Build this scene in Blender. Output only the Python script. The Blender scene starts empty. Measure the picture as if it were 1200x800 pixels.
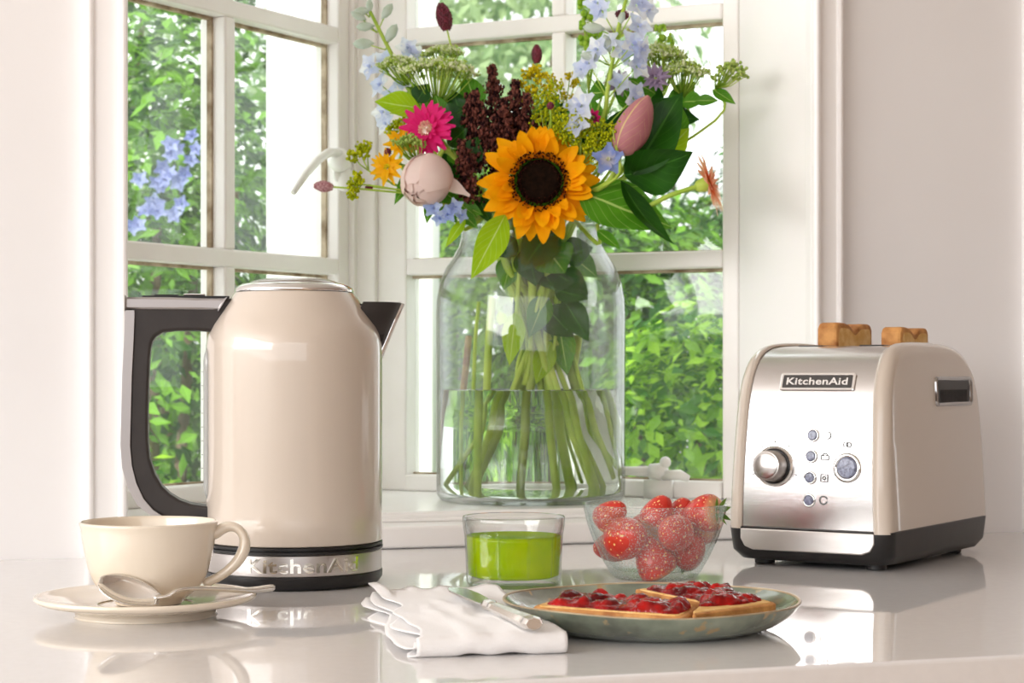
import bpy, bmesh, math, random
from mathutils import Vector, Matrix, noise

# ------------------------------------------------------------------ camera, world, light, exposure
SC = bpy.context.scene
COL = SC.collection
FOC, HOR, EYE = 2200.0, 440.0, 0.175          # focal length in pixels, horizon row, eye height over the worktop
cam_d = bpy.data.cameras.new('camera')
cam = bpy.data.objects.new('camera', cam_d)
COL.objects.link(cam)
cam.location = (0, 0, EYE)
cam.rotation_euler = (math.pi / 2, 0, 0)
cam_d.sensor_width = 36.0
cam_d.lens = 36.0 * FOC / 1200.0
cam_d.shift_y = (HOR - 400.0) / 1200.0
cam_d.clip_start = 0.05
cam_d.dof.use_dof = True
cam_d.dof.focus_distance = 1.50
cam_d.dof.aperture_fstop = 17.0
SC.camera = cam

world = bpy.data.worlds.new('sky')
SC.world = world
world.use_nodes = True
bgn = world.node_tree.nodes['Background']
bgn.inputs['Color'].default_value = (0.97, 0.98, 1.0, 1)
bgn.inputs['Strength'].default_value = 1.6

def add_light(name, kind, loc, aim, energy, color=(1, 1, 1), **kw):
    d = bpy.data.lights.new(name, kind)
    d.energy = energy
    d.color = color
    for k, v in kw.items():
        setattr(d, k, v)
    o = bpy.data.objects.new(name, d)
    COL.objects.link(o)
    o.location = loc
    o.rotation_euler = (Vector(aim) - Vector(loc)).to_track_quat('-Z', 'Y').to_euler()
    return o

SUN_DIR = Vector((-0.48, -0.56, 0.80))         # towards the sun: high, behind the camera, over the house
add_light('sun', 'SUN', (0, 0, 6), Vector((0, 0, 6)) - SUN_DIR, 2.9, (1.0, 0.95, 0.86), angle=math.radians(1.0))
add_light('added_left_key', 'AREA', (-2.55, -0.45, 0.80), (0.25, 1.7, 0.25), 50.0, (1.0, 0.98, 0.96),  # added soft key light from the left; no door is built there
          shape='RECTANGLE', size=3.4, size_y=0.86)

vs = SC.view_settings
vs.view_transform = 'Standard'
vs.look = 'None'
vs.exposure = 0.56
vs.gamma = 1.0
vs.use_curve_mapping = False
try:
    SC.cycles.max_bounces = 16
    SC.cycles.transmission_bounces = 14
    SC.cycles.transparent_max_bounces = 16
    SC.cycles.glossy_bounces = 6
    SC.cycles.diffuse_bounces = 5
    SC.cycles.sample_clamp_indirect = 6.0
    SC.cycles.blur_glossy = 0.6
except Exception:
    pass

RND = random.Random(7)
def rr(a, b):
    return RND.uniform(a, b)

def W(px, py, dist):
    """world point seen at a picture position, at a given distance in front of the camera"""
    return Vector(((px - 600) / FOC * dist, dist, EYE + (HOR - py) / FOC * dist))

# ------------------------------------------------------------------ materials
MATS = {}
def new_mat(name):
    m = bpy.data.materials.new(name)
    m.use_nodes = True
    MATS[name] = m
    nt = m.node_tree
    return m, nt, nt.nodes, nt.links, nt.nodes['Principled BSDF'], nt.nodes['Material Output']

def mat(name, col, rough=0.5, metal=0.0, coat=0.0, col2=None, scale=20.0, stretch=None, bump=0.0, bscale=None,
        trans=0.0, ior=1.5, sss=0.0, sheen=0.0, coatr=0.03, rough2=None, detail=4.0, lo=0.35, hi=0.65, spec=None, island=None):
    if name in MATS:
        return MATS[name]
    m, nt, N, L, b, out = new_mat(name)
    b.inputs['Base Color'].default_value = (*col, 1)
    b.inputs['Roughness'].default_value = rough
    b.inputs['Metallic'].default_value = metal
    b.inputs['IOR'].default_value = ior
    b.inputs['Coat Weight'].default_value = coat
    b.inputs['Coat Roughness'].default_value = coatr
    b.inputs['Transmission Weight'].default_value = trans
    b.inputs['Subsurface Weight'].default_value = sss
    if sss:
        b.inputs['Subsurface Radius'].default_value = (0.01, 0.006, 0.004)
        b.inputs['Subsurface Scale'].default_value = 0.6
    if sheen:
        b.inputs['Sheen Weight'].default_value = sheen
    if spec is not None:
        b.inputs['Specular IOR Level'].default_value = spec
    tc = N.new('ShaderNodeTexCoord')
    mp = N.new('ShaderNodeMapping')
    L.new(tc.outputs['Object'], mp.inputs['Vector'])
    if stretch:
        mp.inputs['Scale'].default_value = stretch
    nz = N.new('ShaderNodeTexNoise')
    nz.inputs['Scale'].default_value = scale
    nz.inputs['Detail'].default_value = detail
    L.new(mp.outputs['Vector'], nz.inputs['Vector'])
    if col2 is not None:
        r = N.new('ShaderNodeValToRGB')
        r.color_ramp.elements[0].position = lo
        r.color_ramp.elements[1].position = hi
        r.color_ramp.elements[0].color = (*col, 1)
        r.color_ramp.elements[1].color = (*col2, 1)
        if island:
            g = N.new('ShaderNodeNewGeometry')
            mx = N.new('ShaderNodeMath'); mx.operation = 'MULTIPLY_ADD'
            mx.inputs[1].default_value = island
            sb = N.new('ShaderNodeMath'); sb.operation = 'SUBTRACT'
            sb.inputs[1].default_value = island / 2
            L.new(g.outputs['Random Per Island'], mx.inputs[0])
            L.new(nz.outputs['Fac'], mx.inputs[2])
            L.new(mx.outputs[0], sb.inputs[0])
            L.new(sb.outputs[0], r.inputs['Fac'])
        else:
            L.new(nz.outputs['Fac'], r.inputs['Fac'])
        L.new(r.outputs['Color'], b.inputs['Base Color'])
    if rough2 is not None:
        mr = N.new('ShaderNodeMapRange')
        mr.inputs['To Min'].default_value = rough
        mr.inputs['To Max'].default_value = rough2
        L.new(nz.outputs['Fac'], mr.inputs['Value'])
        L.new(mr.outputs['Result'], b.inputs['Roughness'])
    if bump:
        bp = N.new('ShaderNodeBump')
        bp.inputs['Strength'].default_value = bump
        bp.inputs['Distance'].default_value = 0.002
        n2 = nz
        if bscale:
            n2 = N.new('ShaderNodeTexNoise')
            n2.inputs['Scale'].default_value = bscale
            n2.inputs['Detail'].default_value = 3
            L.new(mp.outputs['Vector'], n2.inputs['Vector'])
        L.new(n2.outputs['Fac'], bp.inputs['Height'])
        L.new(bp.outputs['Normal'], b.inputs['Normal'])
    return m

def leaf_mat(name, col, col2, vein=None, transl=0.35, rough=0.42, island=0.5, scale=30, spec=0.2, tint=None):
    """a leaf or petal: glossy front, some light through it, optional paler midrib along the blade's UV centre line"""
    if name in MATS:
        return MATS[name]
    m, nt, N, L, b, out = new_mat(name)
    tc = N.new('ShaderNodeTexCoord')
    nz = N.new('ShaderNodeTexNoise'); nz.inputs['Scale'].default_value = scale
    L.new(tc.outputs['Object'], nz.inputs['Vector'])
    g = N.new('ShaderNodeNewGeometry')
    ma = N.new('ShaderNodeMath'); ma.operation = 'MULTIPLY_ADD'; ma.inputs[1].default_value = island
    L.new(g.outputs['Random Per Island'], ma.inputs[0]); L.new(nz.outputs['Fac'], ma.inputs[2])
    sb = N.new('ShaderNodeMath'); sb.operation = 'SUBTRACT'; sb.inputs[1].default_value = island / 2
    L.new(ma.outputs[0], sb.inputs[0])
    r = N.new('ShaderNodeValToRGB')
    r.color_ramp.elements[0].position = 0.25; r.color_ramp.elements[1].position = 0.75
    r.color_ramp.elements[0].color = (*col, 1); r.color_ramp.elements[1].color = (*col2, 1)
    L.new(sb.outputs[0], r.inputs['Fac'])
    c = r.outputs['Color']
    if vein is not None:
        sx = N.new('ShaderNodeSeparateXYZ'); L.new(tc.outputs['UV'], sx.inputs[0])
        d = N.new('ShaderNodeMath'); d.operation = 'SUBTRACT'; d.inputs[1].default_value = 0.5
        L.new(sx.outputs['X'], d.inputs[0])
        a = N.new('ShaderNodeMath'); a.operation = 'ABSOLUTE'; L.new(d.outputs[0], a.inputs[0])
        mid = N.new('ShaderNodeMath'); mid.operation = 'LESS_THAN'; mid.inputs[1].default_value = 0.022
        L.new(a.outputs[0], mid.inputs[0])
        # side veins: stripes slanting away from the midrib
        sl = N.new('ShaderNodeMath'); sl.operation = 'MULTIPLY_ADD'; sl.inputs[1].default_value = -0.75
        L.new(a.outputs[0], sl.inputs[0]); L.new(sx.outputs['Y'], sl.inputs[2])
        fr = N.new('ShaderNodeMath'); fr.operation = 'MULTIPLY'; fr.inputs[1].default_value = 7.0
        L.new(sl.outputs[0], fr.inputs[0])
        f2 = N.new('ShaderNodeMath'); f2.operation = 'FRACT'; L.new(fr.outputs[0], f2.inputs[0])
        lt = N.new('ShaderNodeMath'); lt.operation = 'LESS_THAN'; lt.inputs[1].default_value = 0.06
        L.new(f2.outputs[0], lt.inputs[0])
        hf = N.new('ShaderNodeMath'); hf.operation = 'MULTIPLY'; hf.inputs[1].default_value = 0.45
        L.new(lt.outputs[0], hf.inputs[0])
        mm = N.new('ShaderNodeMath'); mm.operation = 'MAXIMUM'
        L.new(mid.outputs[0], mm.inputs[0]); L.new(hf.outputs[0], mm.inputs[1])
        mx = N.new('ShaderNodeMix'); mx.data_type = 'RGBA'
        L.new(mm.outputs[0], mx.inputs['Factor'])
        L.new(c, mx.inputs['A']); mx.inputs['B'].default_value = (*vein, 1)
        c = mx.outputs['Result']
    if tint is not None:                        # second colour towards the blade's base (UV y = 0)
        sx2 = N.new('ShaderNodeSeparateXYZ'); L.new(tc.outputs['UV'], sx2.inputs[0])
        mr = N.new('ShaderNodeMapRange'); mr.inputs['From Min'].default_value = tint[1]; mr.inputs['From Max'].default_value = tint[2]
        mr.interpolation_type = 'SMOOTHSTEP'
        L.new(sx2.outputs['Y'], mr.inputs['Value'])
        mx2 = N.new('ShaderNodeMix'); mx2.data_type = 'RGBA'
        L.new(mr.outputs['Result'], mx2.inputs['Factor'])
        mx2.inputs['A'].default_value = (*tint[0], 1); L.new(c, mx2.inputs['B'])
        c = mx2.outputs['Result']
    L.new(c, b.inputs['Base Color'])
    b.inputs['Roughness'].default_value = rough
    b.inputs['Specular IOR Level'].default_value = spec
    t = N.new('ShaderNodeBsdfTranslucent'); L.new(c, t.inputs['Color'])
    ms = N.new('ShaderNodeMixShader'); ms.inputs['Fac'].default_value = transl
    L.new(b.outputs[0], ms.inputs[1]); L.new(t.outputs[0], ms.inputs[2])
    L.new(ms.outputs[0], out.inputs['Surface'])
    return m

def glass_mat(name, tint=(1, 1, 1), ior=1.45, rough=0.0, bump=0.0, bscale=60.0, voro=False):
    if name in MATS:
        return MATS[name]
    m, nt, N, L, b, out = new_mat(name)
    N.remove(b)
    g = N.new('ShaderNodeBsdfGlass')
    g.inputs['Color'].default_value = (*tint, 1); g.inputs['IOR'].default_value = ior; g.inputs['Roughness'].default_value = rough
    if bump:
        tc = N.new('ShaderNodeTexCoord')
        if voro:
            t = N.new('ShaderNodeTexVoronoi'); t.inputs['Scale'].default_value = bscale
            h = t.outputs['Distance']
        else:
            t = N.new('ShaderNodeTexNoise'); t.inputs['Scale'].default_value = bscale
            h = t.outputs['Fac']
        L.new(tc.outputs['Object'], t.inputs['Vector'])
        bp = N.new('ShaderNodeBump'); bp.inputs['Strength'].default_value = bump; bp.inputs['Distance'].default_value = 0.001
        L.new(h, bp.inputs['Height']); L.new(bp.outputs['Normal'], g.inputs['Normal'])
    L.new(g.outputs[0], out.inputs['Surface'])
    return m

def schlick(N, L, f0=0.04):
    """reflectance of one face of a thin sheet, the same from both sides"""
    lw = N.new('ShaderNodeLayerWeight'); lw.inputs['Blend'].default_value = 0.5
    pw = N.new('ShaderNodeMath'); pw.operation = 'POWER'; pw.inputs[1].default_value = 5.0
    L.new(lw.outputs['Facing'], pw.inputs[0])
    ma = N.new('ShaderNodeMath'); ma.operation = 'MULTIPLY_ADD'; ma.inputs[1].default_value = 1.0 - f0; ma.inputs[2].default_value = f0
    L.new(pw.outputs[0], ma.inputs[0])
    return ma.outputs[0]

def thin_glass(name, tint=(1, 1, 1), haze=0.0, specks=None, rough=0.0, bump=0.0, bscale=20.0, dens=0.6):
    """thin-walled glassware: light goes straight through, the walls mirror more at a slant and tint where seen edge-on"""
    if name in MATS:
        return MATS[name]
    m, nt, N, L, b, out = new_mat(name)
    N.remove(b)
    tc = N.new('ShaderNodeTexCoord')
    lw = N.new('ShaderNodeLayerWeight'); lw.inputs['Blend'].default_value = 0.5
    p3 = N.new('ShaderNodeMath'); p3.operation = 'POWER'; p3.inputs[1].default_value = 3.0
    L.new(lw.outputs['Facing'], p3.inputs[0])
    cm = N.new('ShaderNodeMix'); cm.data_type = 'RGBA'
    L.new(p3.outputs[0], cm.inputs['Factor'])
    cm.inputs['A'].default_value = (0.99, 0.995, 0.99, 1)
    cm.inputs['B'].default_value = (tint[0] * dens, tint[1] * dens, tint[2] * dens, 1)
    t = N.new('ShaderNodeBsdfTransparent'); L.new(cm.outputs['Result'], t.inputs['Color'])
    g = N.new('ShaderNodeBsdfGlossy'); g.inputs['Roughness'].default_value = rough
    if bump:
        nz = N.new('ShaderNodeTexNoise'); nz.inputs['Scale'].default_value = bscale
        L.new(tc.outputs['Object'], nz.inputs['Vector'])
        bp = N.new('ShaderNodeBump'); bp.inputs['Strength'].default_value = bump; bp.inputs['Distance'].default_value = 0.002
        L.new(nz.outputs['Fac'], bp.inputs['Height']); L.new(bp.outputs['Normal'], g.inputs['Normal'])
    m1 = N.new('ShaderNodeMixShader')
    L.new(schlick(N, L, 0.045), m1.inputs['Fac']); L.new(t.outputs[0], m1.inputs[1]); L.new(g.outputs[0], m1.inputs[2])
    last = m1
    if haze or specks:
        df = N.new('ShaderNodeBsdfDiffuse'); df.inputs['Color'].default_value = (*tint, 1)
        tl = N.new('ShaderNodeBsdfTranslucent'); tl.inputs['Color'].default_value = (*tint, 1)
        m2 = N.new('ShaderNodeMixShader'); m2.inputs['Fac'].default_value = 0.5
        L.new(df.outputs[0], m2.inputs[1]); L.new(tl.outputs[0], m2.inputs[2])
        m3 = N.new('ShaderNodeMixShader')
        hz = N.new('ShaderNodeMath'); hz.operation = 'MULTIPLY_ADD'; hz.inputs[2].default_value = haze
        hz.inputs[0].default_value = 0.0; hz.inputs[1].default_value = 0.0
        if specks:
            vo = N.new('ShaderNodeTexVoronoi'); vo.inputs['Scale'].default_value = specks[0]
            L.new(tc.outputs['Object'], vo.inputs['Vector'])
            lt = N.new('ShaderNodeMath'); lt.operation = 'LESS_THAN'; lt.inputs[1].default_value = specks[1]
            L.new(vo.outputs['Distance'], lt.inputs[0]); L.new(lt.outputs[0], hz.inputs[0])
            hz.inputs[1].default_value = specks[2]
        L.new(hz.outputs[0], m3.inputs['Fac']); L.new(m1.outputs[0], m3.inputs[1]); L.new(m2.outputs[0], m3.inputs[2])
        last = m3
    L.new(last.outputs[0], out.inputs['Surface'])
    return m

def pane_mat(name):
    """thin window glass: clear, mirror-like at a slant, with specks of dust and old paint"""
    m, nt, N, L, b, out = new_mat(name)
    N.remove(b)
    tr = N.new('ShaderNodeBsdfTransparent'); tr.inputs['Color'].default_value = (0.97, 0.985, 0.975, 1)
    gl = N.new('ShaderNodeBsdfGlossy'); gl.inputs['Roughness'].default_value = 0.0
    fr = schlick(N, L)
    m1 = N.new('ShaderNodeMixShader')
    L.new(fr, m1.inputs['Fac']); L.new(tr.outputs[0], m1.inputs[1]); L.new(gl.outputs[0], m1.inputs[2])
    tc = N.new('ShaderNodeTexCoord')
    vo = N.new('ShaderNodeTexVoronoi'); vo.inputs['Scale'].default_value = 85
    L.new(tc.outputs['Object'], vo.inputs['Vector'])
    nz = N.new('ShaderNodeTexNoise'); nz.inputs['Scale'].default_value = 9
    L.new(tc.outputs['Object'], nz.inputs['Vector'])
    th = N.new('ShaderNodeMapRange'); th.inputs['From Min'].default_value = 0.5; th.inputs['From Max'].default_value = 0.75
    th.inputs['To Min'].default_value = 0.0; th.inputs['To Max'].default_value = 0.16
    L.new(nz.outputs['Fac'], th.inputs['Value'])
    lt = N.new('ShaderNodeMath'); lt.operation = 'LESS_THAN'
    L.new(vo.outputs['Distance'], lt.inputs[0]); L.new(th.outputs['Result'], lt.inputs[1])
    hz = N.new('ShaderNodeMath'); hz.operation = 'MULTIPLY_ADD'; hz.inputs[1].default_value = 0.5; hz.inputs[2].default_value = 0.03  # constant part is a painted haze for light washing over the glass
    L.new(lt.outputs[0], hz.inputs[0])
    df = N.new('ShaderNodeBsdfDiffuse'); df.inputs['Color'].default_value = (0.95, 0.95, 0.93, 1)
    tl = N.new('ShaderNodeBsdfTranslucent'); tl.inputs['Color'].default_value = (0.95, 0.95, 0.93, 1)
    m2 = N.new('ShaderNodeMixShader'); m2.inputs['Fac'].default_value = 0.5
    L.new(df.outputs[0], m2.inputs[1]); L.new(tl.outputs[0], m2.inputs[2])
    m3 = N.new('ShaderNodeMixShader')
    L.new(hz.outputs[0], m3.inputs['Fac']); L.new(m1.outputs[0], m3.inputs[1]); L.new(m2.outputs[0], m3.inputs[2])
    L.new(m3.outputs[0], out.inputs['Surface'])
    return m

# ------------------------------------------------------------------ mesh helpers: every shape is (verts, faces[, uvs])
def make_mesh(name, shape, smooth=True):
    v, f = shape[0], shape[1]
    me = bpy.data.meshes.new(name)
    me.from_pydata([tuple(p) for p in v], [], [tuple(q) for q in f])
    if len(shape) > 2 and shape[2]:
        uv = me.uv_layers.new(name='UVMap')
        for lp in me.loops:
            uv.data[lp.index].uv = shape[2][lp.vertex_index]
    if smooth:
        me.polygons.foreach_set('use_smooth', [True] * len(me.polygons))
    me.update()
    return me

def obj(name, shape, m, parent=None, M=None, smooth=True, auto=None, bevel=None, seg=2, subsurf=0, solid=None):
    me = shape if isinstance(shape, bpy.types.Mesh) else make_mesh(name, shape, smooth)
    if m is not None and not me.materials:
        me.materials.append(m)
    o = bpy.data.objects.new(name, me)
    COL.objects.link(o)
    if parent is not None:
        o.parent = parent
    if M is not None:
        o.matrix_basis = M
    if solid:
        md = o.modifiers.new('thick', 'SOLIDIFY'); md.thickness = solid; md.offset = 0
    if bevel:
        md = o.modifiers.new('bevel', 'BEVEL'); md.width = bevel; md.segments = seg; md.limit_method = 'ANGLE'
        md.angle_limit = math.radians(35)
        md.harden_normals = False
    if subsurf:
        md = o.modifiers.new('sub', 'SUBSURF'); md.levels = subsurf; md.render_levels = subsurf
    if auto:
        me.set_sharp_from_angle(angle=math.radians(auto))
    return o

def tag(o, label=None, cat=None, group=None, kind=None):
    if label: o['label'] = label
    if cat: o['category'] = cat
    if group: o['group'] = group
    if kind: o['kind'] = kind
    return o

def empty(name, loc=(0, 0, 0), rz=0.0, label=None, cat=None, group=None):
    o = bpy.data.objects.new(name, None)
    o.empty_display_size = 0.02
    COL.objects.link(o)
    o.location = loc
    o.rotation_euler = (0, 0, rz)
    return tag(o, label, cat, group)

def sub(name, shape, m, part, **kw):
    """a sub-part given in the same space as the part it belongs to"""
    o = obj(name, shape, m, part, **kw)
    return o

def join(*shapes):
    v, f, u = [], [], []
    has = all(len(s) > 2 and s[2] for s in shapes)
    for s in shapes:
        k = len(v)
        v += list(s[0]); f += [tuple(i + k for i in q) for q in s[1]]
        if has: u += list(s[2])
    return (v, f, u) if has else (v, f)

def xf(shape, M):
    return ([M @ Vector(p) for p in shape[0]],) + tuple(shape[1:])

def box(x0, x1, y0, y1, z0, z1):
    v = [(x0, y0, z0), (x1, y0, z0), (x1, y1, z0), (x0, y1, z0), (x0, y0, z1), (x1, y0, z1), (x1, y1, z1), (x0, y1, z1)]
    return v, [(0, 3, 2, 1), (4, 5, 6, 7), (0, 1, 5, 4), (1, 2, 6, 5), (2, 3, 7, 6), (3, 0, 4, 7)]

def lathe(prof, seg=64, closed=False):
    """spin (radius, z) pairs about z; closed joins the last ring to the first"""
    v, f, rings = [], [], []
    for r, z in prof:
        if r < 1e-6:
            rings.append([len(v)] * seg); v.append((0, 0, z))
        else:
            rings.append(list(range(len(v), len(v) + seg)))
            v += [(r * math.cos(2 * math.pi * i / seg), r * math.sin(2 * math.pi * i / seg), z) for i in range(seg)]
    n = len(rings)
    for k in range(n if closed else n - 1):
        a, b = rings[k], rings[(k + 1) % n]
        for i in range(seg):
            j = (i + 1) % seg
            q = []
            for x in (a[i], a[j], b[j], b[i]):
                if x not in q: q.append(x)
            if len(q) > 2: f.append(tuple(q))
    return v, f

def smooth_prof(pts, n=6):
    """Catmull-Rom through profile points"""
    out = []
    P = [Vector(p) for p in pts]
    P = [P[0] * 2 - P[1]] + P + [P[-1] * 2 - P[-2]]
    for k in range(1, len(P) - 2):
        for i in range(n):
            t = i / n
            a, b, c, d = P[k - 1], P[k], P[k + 1], P[k + 2]
            out.append(0.5 * ((2 * b) + (c - a) * t + (2 * a - 5 * b + 4 * c - d) * t * t + (3 * b - a - 3 * c + d) * t ** 3))
    out.append(P[-2])
    return out

def tube(pts, rad, seg=8, caps=True, flat=None):
    """pipe along points; rad is a number or one per point; flat squashes it (a, b)"""
    P = [Vector(p) for p in pts]
    n = len(P)
    R = rad if isinstance(rad, (list, tuple)) else [rad] * n
    v, f = [], []
    t0 = (P[1] - P[0]).normalized()
    up = Vector((0, 0, 1)) if abs(t0.z) < 0.9 else Vector((0, 1, 0))
    s = t0.cross(up).normalized()
    for i in range(n):
        t = (P[min(i + 1, n - 1)] - P[max(i - 1, 0)])
        t = t.normalized() if t.length > 1e-9 else t0
        s = (s - t * s.dot(t))
        s = s.normalized() if s.length > 1e-9 else t.orthogonal().normalized()
        w = t.cross(s)
        for k in range(seg):
            a = 2 * math.pi * k / seg
            ca, sa = math.cos(a), math.sin(a)
            if flat: ca *= flat[0]; sa *= flat[1]
            v.append(P[i] + (s * ca + w * sa) * R[i])
    for i in range(n - 1):
        for k in range(seg):
            j = (k + 1) % seg
            f.append((i * seg + k, i * seg + j, (i + 1) * seg + j, (i + 1) * seg + k))
    if caps:
        f.append(tuple(range(seg - 1, -1, -1)))
        f.append(tuple((n - 1) * seg + k for k in range(seg)))
    return v, f

def prism(poly, z0, z1):
    """extrude a polygon of (x, y) in z"""
    n = len(poly)
    v = [(p[0], p[1], z0) for p in poly] + [(p[0], p[1], z1) for p in poly]
    f = [tuple(range(n - 1, -1, -1)), tuple(range(n, 2 * n))]
    for i in range(n):
        j = (i + 1) % n
        f.append((i, j, n + j, n + i))
    return v, f

def blade(L, Wd, nl=6, nw=4, curl=0.0, cup=0.0, fold=0.0, base=0.12, pw=0.8, tip=0.03, wave=0.0, ex=1.0):
    """a leaf or petal along +y, its face towards +z"""
    v, f, u = [], [], []
    for i in range(nl + 1):
        t = i / nl
        w = Wd * max(math.sin(math.pi * (t ** pw)) ** ex if t < 1 else 0, tip if t > 0.5 else base)
        for k in range(nw + 1):
            s = k / nw * 2 - 1
            x = s * w * 0.5
            y = L * t
            z = -curl * L * t * t + cup * Wd * (s * s) * (w / Wd) + fold * abs(x) + wave * Wd * math.sin(9 * t + 3 * s)
            v.append((x, y, z)); u.append((k / nw, t))
    for i in range(nl):
        for k in range(nw):
            a = i * (nw + 1) + k
            f.append((a, a + 1, a + nw + 2, a + nw + 1))
    return v, f, u

def ball(r, sz=1.0, seg=8, rings=5):
    prof = [(r * math.sin(math.pi * i / rings), -r * sz * math.cos(math.pi * i / rings)) for i in range(rings + 1)]
    prof[0] = (0, -r * sz); prof[-1] = (0, r * sz)
    return lathe(prof, seg)

def frame(pos, n, spin=0.0):
    """matrix with its z axis along n"""
    q = Vector(n).normalized().to_track_quat('Z', 'Y').to_matrix().to_4x4()
    return Matrix.Translation(Vector(pos)) @ q @ Matrix.Rotation(spin, 4, 'Z')

def rot(a, ax):
    return Matrix.Rotation(a, 4, ax)
def tr(x, y, z):
    return Matrix.Translation((x, y, z))

def text_shape(body, height, extrude=0.0005, squeeze=1.0, bold=0.0, res=3, space=1.0):
    """lettering as a mesh, centred, along +x, facing +z; returned as (verts, faces)"""
    c = bpy.data.curves.new('lettering', 'FONT')
    c.body = body; c.size = 1.0; c.extrude = 0.0; c.offset = bold; c.resolution_u = res; c.space_character = space
    o = bpy.data.objects.new('lettering', c)
    COL.objects.link(o)
    dg = bpy.context.evaluated_depsgraph_get()
    me = bpy.data.meshes.new_from_object(o.evaluated_get(dg))
    bm = bmesh.new(); bm.from_mesh(me)
    bmesh.ops.triangulate(bm, faces=bm.faces[:])
    ext = bmesh.ops.extrude_face_region(bm, geom=bm.faces[:])
    for g in ext['geom']:
        if isinstance(g, bmesh.types.BMVert): g.co.z += 1.0
    bmesh.ops.recalc_face_normals(bm, faces=bm.faces[:])
    bm.verts.index_update()
    vv = [p.co.copy() for p in bm.verts]
    ff = [[p.index for p in q.verts] for q in bm.faces]
    bm.free()
    x0 = min(p.x for p in vv); x1 = max(p.x for p in vv)
    y0 = min(p.y for p in vv); y1 = max(p.y for p in vv)
    s = height / (y1 - y0)
    out = [Vector(((p.x - (x0 + x1) / 2) * s * squeeze, (p.y - (y0 + y1) / 2) * s, p.z * extrude)) for p in vv]
    bpy.data.objects.remove(o); bpy.data.curves.remove(c); bpy.data.meshes.remove(me)
    return out, ff

# ------------------------------------------------------------------ shared materials
M_WALL = mat('wall_paint', (0.80, 0.775, 0.768), 0.55, col2=(0.83, 0.81, 0.80), scale=3, bump=0.10, bscale=45)
M_TRIM = mat('trim_paint', (0.88, 0.855, 0.84), 0.32, col2=(0.91, 0.885, 0.87), scale=5, bump=0.06, bscale=60)
M_FRAME = mat('window_paint', (0.88, 0.845, 0.815), 0.35, col2=(0.92, 0.89, 0.865), scale=14, bump=0.12, bscale=70)
M_SILL = mat('sill_paint', (0.86, 0.85, 0.83), 0.22, col2=(0.90, 0.89, 0.87), scale=8, bump=0.06, bscale=40)
M_PUTTY = mat('old_putty', (0.22, 0.15, 0.08), 0.8, col2=(0.62, 0.52, 0.38), scale=40, bump=0.5)
M_COUNTER = mat('white_quartz', (0.76, 0.745, 0.74), 0.04, col2=(0.78, 0.765, 0.76), scale=120, ior=1.52)
M_CABINET = mat('cabinet_paint', (0.60, 0.58, 0.56), 0.45, col2=(0.63, 0.61, 0.59), scale=6)
M_PANE = pane_mat('window_glass')
M_STEEL = mat('brushed_steel', (0.66, 0.64, 0.63), 0.17, 1.0, stretch=(4, 4, 260), scale=8, rough2=0.27, bump=0.03)
M_STEELV = mat('brushed_steel_upright', (0.60, 0.565, 0.55), 0.27, 1.0, stretch=(340, 340, 9), scale=9, rough2=0.4, bump=0.025)
M_CHROME = mat('chrome', (0.82, 0.81, 0.80), 0.06, 1.0, rough2=0.1)
M_CREAM = mat('almond_cream_enamel', (0.60, 0.515, 0.435), 0.28, coat=1.0, coatr=0.02, col2=(0.62, 0.535, 0.455), scale=3)
M_BLACK = mat('black_plastic', (0.014, 0.013, 0.013), 0.36, col2=(0.020, 0.018, 0.018), scale=60, spec=0.35)
M_HANDLE = mat('dark_grip_plastic', (0.030, 0.025, 0.024), 0.45, spec=0.35, col2=(0.037, 0.031, 0.029), scale=50, bump=0.05, bscale=900)
M_TRIMMETAL = mat('satin_grey_metal', (0.47, 0.44, 0.435), 0.34, 0.75, rough2=0.42)
# ------------------------------------------------------------------ the room
SL = 0.304                                      # the back wall runs away to the right
WD = Vector((1, SL, 0)).normalized()            # along the wall
WN = Vector((WD.y, -WD.x, 0))                   # out of the wall towards the room
def wall_y(x): return 1.931 + SL * x
def wp(x, off=0.0):                             # point on the wall line, pushed into the room by off
    return Vector((x, wall_y(x), 0)) + WN * off
CEIL = 1.30
XL, XR = -0.378, 0.324                          # the window opening

def slab(name, pts, z0, z1, m, parent=None, bevel=None, kind='structure', **kw):
    o = obj(name, prism([(p[0], p[1]) for p in pts], z0, z1), m, parent, smooth=False, bevel=bevel, **kw)
    if parent is None and kind: o['kind'] = kind
    return o

def ccw(pts):
    a = sum(p[0] * q[1] - q[0] * p[1] for p, q in zip(pts, pts[1:] + pts[:1]))
    return pts if a > 0 else pts[::-1]

slab('wall_left', ccw([wp(-2.6), wp(XL - 0.02), wp(XL - 0.02, -0.12), wp(-2.6, -0.12)]), -0.9, CEIL, M_WALL)
slab('wall_right', ccw([wp(XR + 0.02), wp(1.80), wp(1.80, -0.14), wp(XR + 0.02, -0.14)]), -0.9, CEIL, M_WALL)
slab('wall_lintel', ccw([wp(XL - 0.02), wp(XR + 0.02), wp(XR + 0.02, -0.12), wp(XL - 0.02, -0.12)]), 0.98, CEIL, M_WALL)
slab('wall_below_window', ccw([wp(XL - 0.02, -0.02), wp(XR + 0.02, -0.02), wp(XR + 0.02, -0.12), wp(XL - 0.02, -0.12)]), -0.9, 0.0, M_WALL)
slab('floor', [(-4.2, -4.2), (3.2, -4.2), (3.2, 2.85), (-4.2, 0.6)], -0.96, -0.9,
     mat('oak_floor', (0.36, 0.24, 0.14), 0.4, col2=(0.45, 0.31, 0.19), stretch=(2, 30, 2), scale=4))
slab('ceiling', [(-2.6, -1.9), (2.3, -1.9), (2.3, 2.63), (-2.6, 1.15)], CEIL, CEIL + 0.12,
     mat('ceiling_paint', (0.84, 0.83, 0.82), 0.7, col2=(0.86, 0.85, 0.84), scale=4))
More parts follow.
